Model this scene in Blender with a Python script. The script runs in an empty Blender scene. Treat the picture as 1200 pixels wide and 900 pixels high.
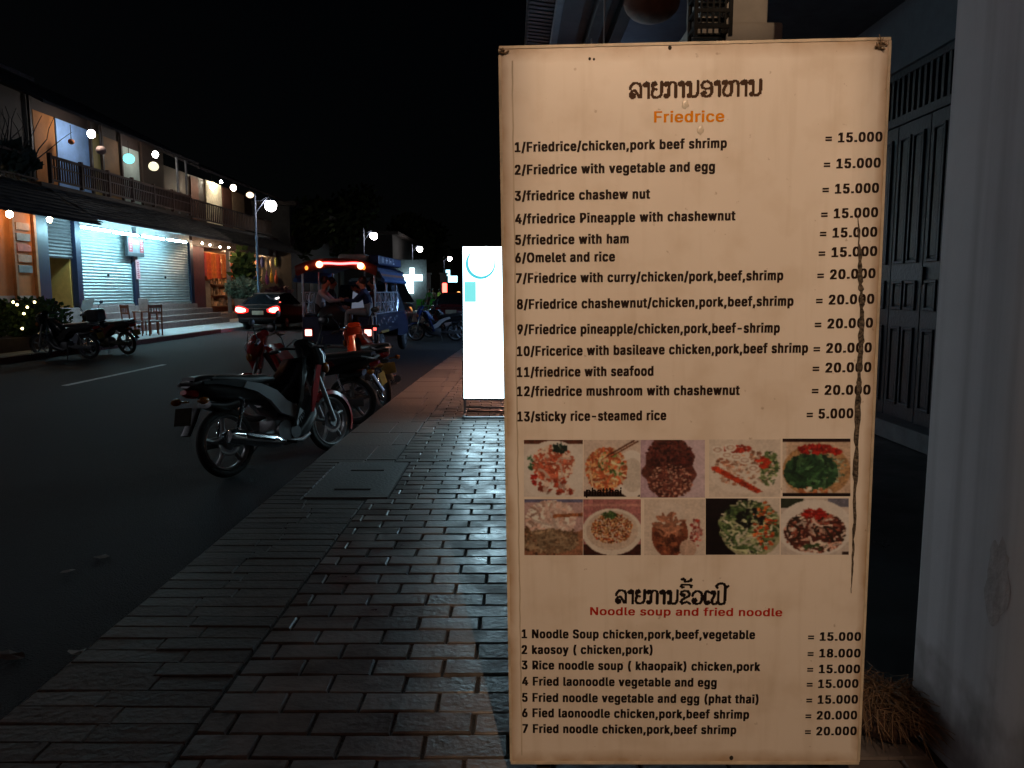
import bpy, bmesh, math, random
import numpy as np
from mathutils import Vector, Matrix, Euler
R = math.radians; PI = math.pi
random.seed(7)
S = bpy.context.scene
C = S.collection

# ------------------------------------------------------------------ camera
EYE = Vector((0, 0, 1.4)); FPX = 901.0; PITCH = math.atan(109 / FPX)
cam = bpy.data.cameras.new('camera'); camo = bpy.data.objects.new('camera', cam); C.objects.link(camo)
camo.location = EYE; camo.rotation_euler = (PI / 2 - PITCH, 0, 0)
cam.sensor_width = 36; cam.lens = 36 * FPX / 1200; cam.clip_start = .05; cam.clip_end = 2000
S.camera = camo
# ------------------------------------------------------------------ night sky, moon, exposure
W = bpy.data.worlds.new('World'); S.world = W; W.use_nodes = True
wn = W.node_tree; bg = wn.nodes['Background']
sky = wn.nodes.new('ShaderNodeTexSky'); sky.sky_type = 'NISHITA'; sky.sun_disc = False
sky.sun_elevation = R(30); sky.sun_rotation = R(-60)
wn.links.new(sky.outputs[0], bg.inputs[0]); bg.inputs[1].default_value = .00016
sun = bpy.data.lights.new('moon', 'SUN'); sun.energy = .004; sun.angle = R(.5); sun.color = (1, .96, .9)
suno = bpy.data.objects.new('moon', sun); C.objects.link(suno); suno.rotation_euler = (R(60), 0, R(60))
S.view_settings.view_transform = 'Standard'; S.view_settings.look = 'None'
S.view_settings.exposure = 0; S.view_settings.gamma = 1; S.view_settings.use_curve_mapping = False
S.render.engine = 'CYCLES'
S.cycles.use_denoising = True; S.cycles.max_bounces = 6; S.cycles.diffuse_bounces = 3; S.cycles.glossy_bounces = 3
S.cycles.transmission_bounces = 4; S.cycles.sample_clamp_indirect = 3; S.cycles.caustics_reflective = False; S.cycles.caustics_refractive = False

# ------------------------------------------------------------------ measuring: a photo pixel's sight line met with a plane
def ray(px, py):
    d = Vector(((px - 600) / FPX, 1, (450 - py) / FPX))
    return Vector((d.x, math.cos(PITCH) + d.z * math.sin(PITCH), -math.sin(PITCH) + d.z * math.cos(PITCH)))
def atY(px, py, y): d = ray(px, py); return EYE + d * (y / d.y)
def atX(px, py, x): d = ray(px, py); return EYE + d * (x / d.x)
def atZ(px, py, z): d = ray(px, py); return EYE + d * ((z - EYE.z) / d.z)

# ------------------------------------------------------------------ materials
def lin(r, g, b): return tuple((c / 12.92 if c <= .04045 else ((c + .055) / 1.055) ** 2.4) for c in (r / 255, g / 255, b / 255))
def node(nt, t, **k):
    n = nt.nodes.new(t)
    for a, v in k.items(): setattr(n, a, v)
    return n
MATS = {}
def mat(name, col, rough=.6, metal=0, var=.25, scale=6, bump=0, bscale=40, coat=0, island=0, rvar=0, spec=.5):
    if name in MATS: return MATS[name]
    m = bpy.data.materials.new(name); m.use_nodes = True; nt = m.node_tree; b = nt.nodes['Principled BSDF']
    b.inputs['Roughness'].default_value = rough; b.inputs['Metallic'].default_value = metal
    b.inputs['Coat Weight'].default_value = coat; b.inputs['Specular IOR Level'].default_value = spec
    tc = node(nt, 'ShaderNodeTexCoord'); nz = node(nt, 'ShaderNodeTexNoise'); nz.inputs['Scale'].default_value = scale
    nz.inputs['Detail'].default_value = 6; nz.inputs['Roughness'].default_value = .65
    nt.links.new(tc.outputs['Object'], nz.inputs['Vector'])
    rp = node(nt, 'ShaderNodeValToRGB'); rp.color_ramp.elements[0].position = .3; rp.color_ramp.elements[1].position = .7
    rp.color_ramp.elements[0].color = (*[c * (1 - var) for c in col], 1); rp.color_ramp.elements[1].color = (*[min(1, c * (1 + var)) for c in col], 1)
    nt.links.new(nz.outputs['Fac'], rp.inputs[0]); out = rp.outputs[0]
    if island:
        g = node(nt, 'ShaderNodeNewGeometry'); hs = node(nt, 'ShaderNodeHueSaturation')
        mr = node(nt, 'ShaderNodeMapRange'); mr.inputs[3].default_value = 1 - island; mr.inputs[4].default_value = 1 + island
        nt.links.new(g.outputs['Random Per Island'], mr.inputs[0]); nt.links.new(mr.outputs[0], hs.inputs['Value']); nt.links.new(out, hs.inputs['Color']); out = hs.outputs[0]
    nt.links.new(out, b.inputs['Base Color'])
    if rvar:
        mr = node(nt, 'ShaderNodeMapRange'); mr.inputs[3].default_value = max(.03, rough - rvar); mr.inputs[4].default_value = min(1, rough + rvar)
        mr.inputs[1].default_value = .3; mr.inputs[2].default_value = .7
        nt.links.new(nz.outputs['Fac'], mr.inputs[0]); nt.links.new(mr.outputs[0], b.inputs['Roughness'])
    if bump:
        n2 = node(nt, 'ShaderNodeTexNoise'); n2.inputs['Scale'].default_value = bscale; n2.inputs['Detail'].default_value = 4
        nt.links.new(tc.outputs['Object'], n2.inputs['Vector'])
        bp = node(nt, 'ShaderNodeBump'); bp.inputs['Strength'].default_value = bump; bp.inputs['Distance'].default_value = .02
        nt.links.new(n2.outputs['Fac'], bp.inputs['Height']); nt.links.new(bp.outputs[0], b.inputs['Normal'])
    MATS[name] = m; return m
def glow(name, col, s):
    if name in MATS: return MATS[name]
    m = bpy.data.materials.new(name); m.use_nodes = True; b = m.node_tree.nodes['Principled BSDF']
    b.inputs['Base Color'].default_value = (*[min(.8, c) for c in col], 1); b.inputs['Emission Color'].default_value = (*col, 1); b.inputs['Emission Strength'].default_value = s
    MATS[name] = m; return m
def attr_mat(name, rough=.5):
    m = bpy.data.materials.new(name); m.use_nodes = True; nt = m.node_tree
    a = node(nt, 'ShaderNodeAttribute'); a.attribute_name = 'print'
    b = nt.nodes['Principled BSDF']; b.inputs['Roughness'].default_value = rough; nt.links.new(a.outputs['Color'], b.inputs['Base Color']); return m
def mat_bsdf(m): return m.node_tree.nodes['Principled BSDF']

# ------------------------------------------------------------------ mesh builder
class MB:
    def __init__(s, M=None): s.v = []; s.f = []; s.M = M or Matrix()
    def add(s, vs, fs):
        k = len(s.v); s.v += [s.M @ Vector(p) for p in vs]; s.f += [tuple(i + k for i in f) for f in fs]; return s
    def box(s, c, d, rot=None, b=0):
        hx, hy, hz = d[0] / 2, d[1] / 2, d[2] / 2
        rm = Euler(rot).to_matrix() if rot else Matrix.Identity(3); c = Vector(c)
        if b:
            b = min(b, hx * .9, hy * .9, hz * .9)
            bm = bmesh.new(); bmesh.ops.create_cube(bm, size=1)
            for v in bm.verts: v.co = Vector((v.co.x * 2 * hx, v.co.y * 2 * hy, v.co.z * 2 * hz))
            bmesh.ops.bevel(bm, geom=bm.edges[:], offset=b, segments=2, affect='EDGES', profile=.5)
            bm.verts.index_update(); s.add([c + rm @ v.co for v in bm.verts], [[v.index for v in f.verts] for f in bm.faces]); bm.free(); return s
        P = [c + rm @ Vector((x * hx, y * hy, z * hz)) for x in (-1, 1) for y in (-1, 1) for z in (-1, 1)]
        return s.add(P, [(0, 1, 3, 2), (4, 6, 7, 5), (0, 4, 5, 1), (2, 3, 7, 6), (0, 2, 6, 4), (1, 5, 7, 3)])
    def bb(s, a, b_, bev=0):  # box from min to max corner
        return s.box([(p + q) / 2 for p, q in zip(a, b_)], [abs(q - p) for p, q in zip(a, b_)], None, bev)
    def rings(s, rs, cap=True, close=True):
        n = len(rs[0]); vs = [p for r in rs for p in r]; fs = []
        for i in range(len(rs) - 1):
            for j in range(n if close else n - 1):
                a = i * n + j; b_ = i * n + (j + 1) % n; fs.append((a, b_, b_ + n, a + n))
        if cap: fs.append(tuple(range(n - 1, -1, -1))); fs.append(tuple((len(rs) - 1) * n + j for j in range(n)))
        return s.add(vs, fs)
    def tube(s, pts, r, n=8, cap=True):
        pts = [Vector(p) for p in pts]; rs = []; up = None
        for i, p in enumerate(pts):
            t = (pts[min(i + 1, len(pts) - 1)] - pts[max(i - 1, 0)]).normalized()
            if up is None: up = Vector((0, 0, 1)) if abs(t.z) < .9 else Vector((1, 0, 0))
            a = t.cross(up).normalized(); up = a.cross(t).normalized(); q = r[i] if isinstance(r, (list, tuple)) else r
            rs.append([p + (a * math.cos(2 * PI * j / n) + up * math.sin(2 * PI * j / n)) * q for j in range(n)])
        return s.rings(rs, cap)
    def torus(s, c, axis, Rr, r, n=28, m=8, sq=1):
        axis = Vector(axis).normalized(); u = axis.orthogonal().normalized(); w = axis.cross(u); c = Vector(c); vs = []; fs = []
        for i in range(n):
            d = u * math.cos(2 * PI * i / n) + w * math.sin(2 * PI * i / n)
            for j in range(m): a = 2 * PI * j / m; vs.append(c + d * (Rr + r * math.cos(a)) + axis * (r * sq * math.sin(a)))
        for i in range(n):
            for j in range(m): fs.append((i * m + j, ((i + 1) % n) * m + j, ((i + 1) % n) * m + (j + 1) % m, i * m + (j + 1) % m))
        return s.add(vs, fs)
    def lathe(s, prof, c=(0, 0, 0), n=20, cap=True):
        c = Vector(c); return s.rings([[c + Vector((r * math.cos(2 * PI * j / n), r * math.sin(2 * PI * j / n), z)) for j in range(n)] for r, z in prof], cap)
    def ell(s, c, r, nu=14, nv=9):
        c = Vector(c); rs = []
        for i in range(nv + 1):
            a = -PI / 2 + PI * (.02 + .96 * i / nv)
            rs.append([c + Vector((r[0] * math.cos(a) * math.cos(2 * PI * j / nu), r[1] * math.cos(a) * math.sin(2 * PI * j / nu), r[2] * math.sin(a))) for j in range(nu)])
        return s.rings(rs)
    def loft(s, secs, n=14, e=2.6, cap=True):  # sections (x, z, half width y, half thick) along a path in the XZ plane
        rs = []
        for i, (x, z, hw, ht) in enumerate(secs):
            a = secs[max(i - 1, 0)]; b_ = secs[min(i + 1, len(secs) - 1)]; t = Vector((b_[0] - a[0], 0, b_[1] - a[1])).normalized(); nn = Vector((-t.z, 0, t.x))
            ring = []
            for j in range(n):
                q = 2 * PI * j / n; cx, sx = math.cos(q), math.sin(q)
                ring.append(Vector((x, 0, z)) + Vector((0, 1, 0)) * hw * math.copysign(abs(cx) ** (2 / e), cx) + nn * ht * math.copysign(abs(sx) ** (2 / e), sx))
            rs.append(ring)
        return s.rings(rs, cap)
    def prism(s, pts, y0, y1, fn=None):  # outline (x,z) pushed along y
        n = len(pts); f = fn or (lambda x, y, z: (x, y, z))
        return s.add([f(x, y0, z) for x, z in pts] + [f(x, y1, z) for x, z in pts], [tuple(range(n)), tuple(range(2 * n - 1, n - 1, -1))] + [(i, (i + 1) % n + 0, (i + 1) % n + n, i + n) for i in range(n)])
    def quad(s, a, b_, c, d): return s.add([a, b_, c, d], [(0, 1, 2, 3)])
    def build(s, name, m, parent=None, smooth=False, ang=40):
        me = bpy.data.meshes.new(name); me.from_pydata([tuple(v) for v in s.v], [], s.f)
        bm = bmesh.new(); bm.from_mesh(me); bmesh.ops.recalc_face_normals(bm, faces=bm.faces[:]); bm.to_mesh(me); bm.free()
        me.materials.append(m)
        if smooth:
            for p in me.polygons: p.use_smooth = True
            me.set_sharp_from_angle(angle=R(ang))
        o = bpy.data.objects.new(name, me); C.objects.link(o)
        if parent: o.parent = parent
        return o
def tag(o, label, cat, group=None):
    o['label'] = label; o['category'] = cat
    if group: o['group'] = group
    return o
def thing(name, label, cat, loc=(0, 0, 0), rz=0, group=None):
    o = bpy.data.objects.new(name, None); C.objects.link(o); o.empty_display_size = .2
    o.location = loc; o.rotation_euler = (0, 0, rz); return tag(o, label, cat, group)
def structure(o): o['kind'] = 'structure'; return o
KIDS = {}
def dup(o, loc=None, rot=None, label=None, parent=None):
    c = o.copy(); C.objects.link(c)
    if parent: c.parent = parent
    for ch in [k for k in S.objects if k.parent == o]: dup(ch, parent=c)
    if loc is not None: c.location = loc
    if rot is not None: c.rotation_euler = rot
    if label: c['label'] = label
    return c
# ================================================================== SETTING
def kerb_x(y):   # kerb of the near pavement: bends gently to the right
    return -1.69 + .0013 * y * y if y < 23 else -1.002 + .06 * (y - 23)
def far_kerb(y): return -10.7 if y < 28 else -10.7 + (.003 * (y - 28) ** 2 if y < 38 else .3 + .06 * (y - 38))
asphalt = mat('asphalt', (.019, .0185, .020), .82, var=.6, scale=9, bump=1.0, bscale=110, rvar=.1, spec=.25)
def strip(name, f0, f1, z, m, ys, z1=None):
    mb = MB(); vs = []; fs = []
    for y in ys: vs += [(f0(y), y, z), (f1(y), y, z if z1 is None else z1)]
    for i in range(len(ys) - 1): fs.append((2 * i, 2 * i + 1, 2 * i + 3, 2 * i + 2))
    mb.add(vs, fs); return structure(mb.build(name, m))
ys = [-12, -6, -2] + [i * 1.0 for i in range(0, 45)] + list(range(46, 140, 4)) + [260]
g = MB(); g.quad((-300, -60, -.16), (300, -60, -.16), (300, 600, -.16), (-300, 600, -.16))
structure(g.build('ground', mat('earth', (.05, .045, .04), .9, bump=.4)))
strip('road', lambda y: far_kerb(y) - .05, lambda y: kerb_x(y) + .05, -.13, asphalt, ys)
mk = MB()
for y in (12.4,):
    mk.quad((-7.33, y, -.126), (-7.21, y, -.126), (-7.21, y + 3.6, -.126), (-7.33, y + 3.6, -.126))
structure(mk.build('road_marking', mat('road_paint', (.5, .5, .48), .7, var=.5, scale=12)))
# near kerb face, paving bed, brick pavers, kerb slats
mortar = mat('mortar', (.035, .032, .03), .9, bump=.6)
brick = mat('brick_paver', (.135, .112, .10), .45, var=.5, scale=4.5, bump=.2, bscale=40, island=.28, rvar=.2)
slabm = mat('kerb_stone', (.095, .076, .065), .66, var=.35, scale=9, bump=.35, bscale=35, island=.2, rvar=.1)
conc = mat('old_concrete', (.16, .15, .145), .75, var=.25, scale=4, bump=.4, bscale=50)
strip('kerb', kerb_x, kerb_x, -.13, conc, ys, z1=-.002)
strip('paving_bed', kerb_x, lambda y: 3.72, -.011, mortar, ys)
def paver(mb, x0, x1, y0, y1, z=0, b=.0045, sk=0):
    t = random.gauss(0, .0011); ta = random.gauss(0, .0018); tb = random.gauss(0, .0018); b2 = b * random.uniform(.7, 1.5)
    def q(x, y, zz): return (x + random.uniform(-.002, .002), y + random.uniform(-.002, .002), z + zz + t + ta * ((x - x0) / (x1 - x0) - .5) + tb * ((y - y0) / (y1 - y0) - .5))
    lo = [(x0, y0), (x1, y0), (x1, y1), (x0, y1)]; mi = [(x0 + b2 * .3, y0 + b2 * .3), (x1 - b2 * .3, y0 + b2 * .3), (x1 - b2 * .3, y1 - b2 * .3), (x0 + b2 * .3, y1 - b2 * .3)]
    hi = [(x0 + b2, y0 + b2), (x1 - b2, y0 + b2), (x1 - b2, y1 - b2), (x0 + b2, y1 - b2)]
    vs = [q(x, y, -.014) for x, y in lo] + [q(x, y, -.0045) for x, y in mi] + [q(x, y, 0) for x, y in hi]
    fs = [(8, 9, 10, 11)] + [(i, (i + 1) % 4, (i + 1) % 4 + 4, i + 4) for i in range(4)] + [(i + 4, (i + 1) % 4 + 4, (i + 1) % 4 + 8, i + 8) for i in range(4)]
    mb.add(vs, fs)
mb = MB(); y = .9; row = 0
BW, BH = .262, .127
COVER = (-1.42, -.85, 5.12, 6.2)
while y < 34:
    jx = kerb_x(y + BH / 2) + .67
    x = 3.70; off = (row % 2) * BW / 2 + random.uniform(-.012, .012)
    x0 = jx
    first = True; xe = math.floor((jx - off) / BW) * BW + off + BW
    if xe - jx < .05: xe += BW
    while x0 < 1.22:
        x1 = min(xe, 1.27)
        a, b_ = x0 + .0045, x1 - .0045
        if not (a < COVER[1] and y + BH > COVER[2] and y < COVER[3]):
            paver(mb, a, b_, y + .005, y + BH - .005)
        elif b_ > COVER[1] + .06:
            paver(mb, COVER[1] + .012, b_, y + .005, y + BH - .005)
        x0 = x1; xe += BW
    y += BH * random.uniform(.99, 1.01); row += 1
structure(mb.build('pavement', brick))
mb = MB(); y = .9
while y < 34:
    h = .104 if y < 6.3 else .62
    k = kerb_x(y + h / 2)
    if not (y + h > COVER[2] and y < COVER[3]): (lambda s: (paver(mb, k + .002, k + s - .002, y + .0022, y + h - .0022, 0, .003), paver(mb, k + s + .002, k + .660, y + .0022, y + h - .0022, 0, .003)))((.33 if h < .2 else .45) + random.uniform(-.09, .09))
    else: paver(mb, k + .002, COVER[0] - .01, y + .004, y + h - .004, 0, .006)
    y += h
structure(mb.build('kerb_stones', slabm))
cv = thing('manhole_cover', 'square concrete drain cover with two dark slots set in the brick pavement', 'drain cover', ((COVER[0] + COVER[1]) / 2, (COVER[2] + COVER[3]) / 2, 0))
w2, h2 = (COVER[1] - COVER[0]) / 2, (COVER[3] - COVER[2]) / 2
m_ = MB()
for a, b_ in (((-w2, -h2), (w2, -.36)), ((-w2, -.31), (w2, .22)), ((-w2, .27), (w2, h2)), ((-w2, -.36), (-.13, -.31)), ((.13, -.36), (w2, -.31)), ((-w2, .22), (-.13, .27)), ((.13, .22), (w2, .27))):
    m_.bb((a[0], a[1], -.010), (b_[0], b_[1], .002))
m_.build('slab', mat('cover_concrete', (.14, .13, .125), .6, var=.2, scale=5, bump=.35, bscale=45, rvar=.1), cv)
for yy in (-.36, .22): MB().bb((-.13, yy, -.0105), (.13, yy + .05, -.006)).build('slot', mat('pit_black', (.006, .006, .006), .9), cv)
# far pavement
fp = mat('far_paving', (.5, .5, .5), .7, var=.2, scale=3, bump=.3)
mb = MB(); vs = []; fs = []
for yy in ys: vs += [(-60, yy, 0), (far_kerb(yy), yy, 0), (far_kerb(yy), yy, -.13)]
for i in range(len(ys) - 1): fs += [(3 * i, 3 * i + 1, 3 * i + 4, 3 * i + 3), (3 * i + 1, 3 * i + 2, 3 * i + 5, 3 * i + 4)]
mb.add(vs, fs); structure(mb.build('far_pavement', fp))
mb = MB()
for i in range(26): 
    y0 = 14 + i * 1.02
    if y0 < 28: mb.bb((far_kerb(y0) - .16, y0, -.125), (far_kerb(y0) + .02, y0 + 1.0, .012), .012)
structure(mb.build('far_kerb', mat('red_kerb', (.12, .06, .05), .7)))
# litter on the road
for (px, py, s, lb) in ((95, 768, .06, 'crumpled white scrap nearest the pavement edge'), (118, 655, .055, 'torn pale scrap farthest out on the dark road'), (80, 672, .05, 'small grey scrap beside the torn pale scrap on the road'), (12, 772, .07, 'flattened brown scrap at the left edge of the road')):
    p = atZ(px, py, -.13); m_ = MB(); n = 9; c0 = [(math.cos(2 * PI * k / n) * s * random.uniform(.6, 1.2), math.sin(2 * PI * k / n) * s * .6 * random.uniform(.5, 1.2), random.uniform(.003, .02)) for k in range(n)]
    m_.add(c0 + [(0, 0, .018)], [(k, (k + 1) % n, n) for k in range(n)])
    o = m_.build('litter_scrap', mat('paper' if 'brown' not in lb else 'brown_paper', (.26, .24, .22) if 'brown' not in lb else (.08, .05, .04), .8)); o.location = (p.x, p.y, -.127)
    tag(o, lb, 'litter', 'scraps of litter on the road')

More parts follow.
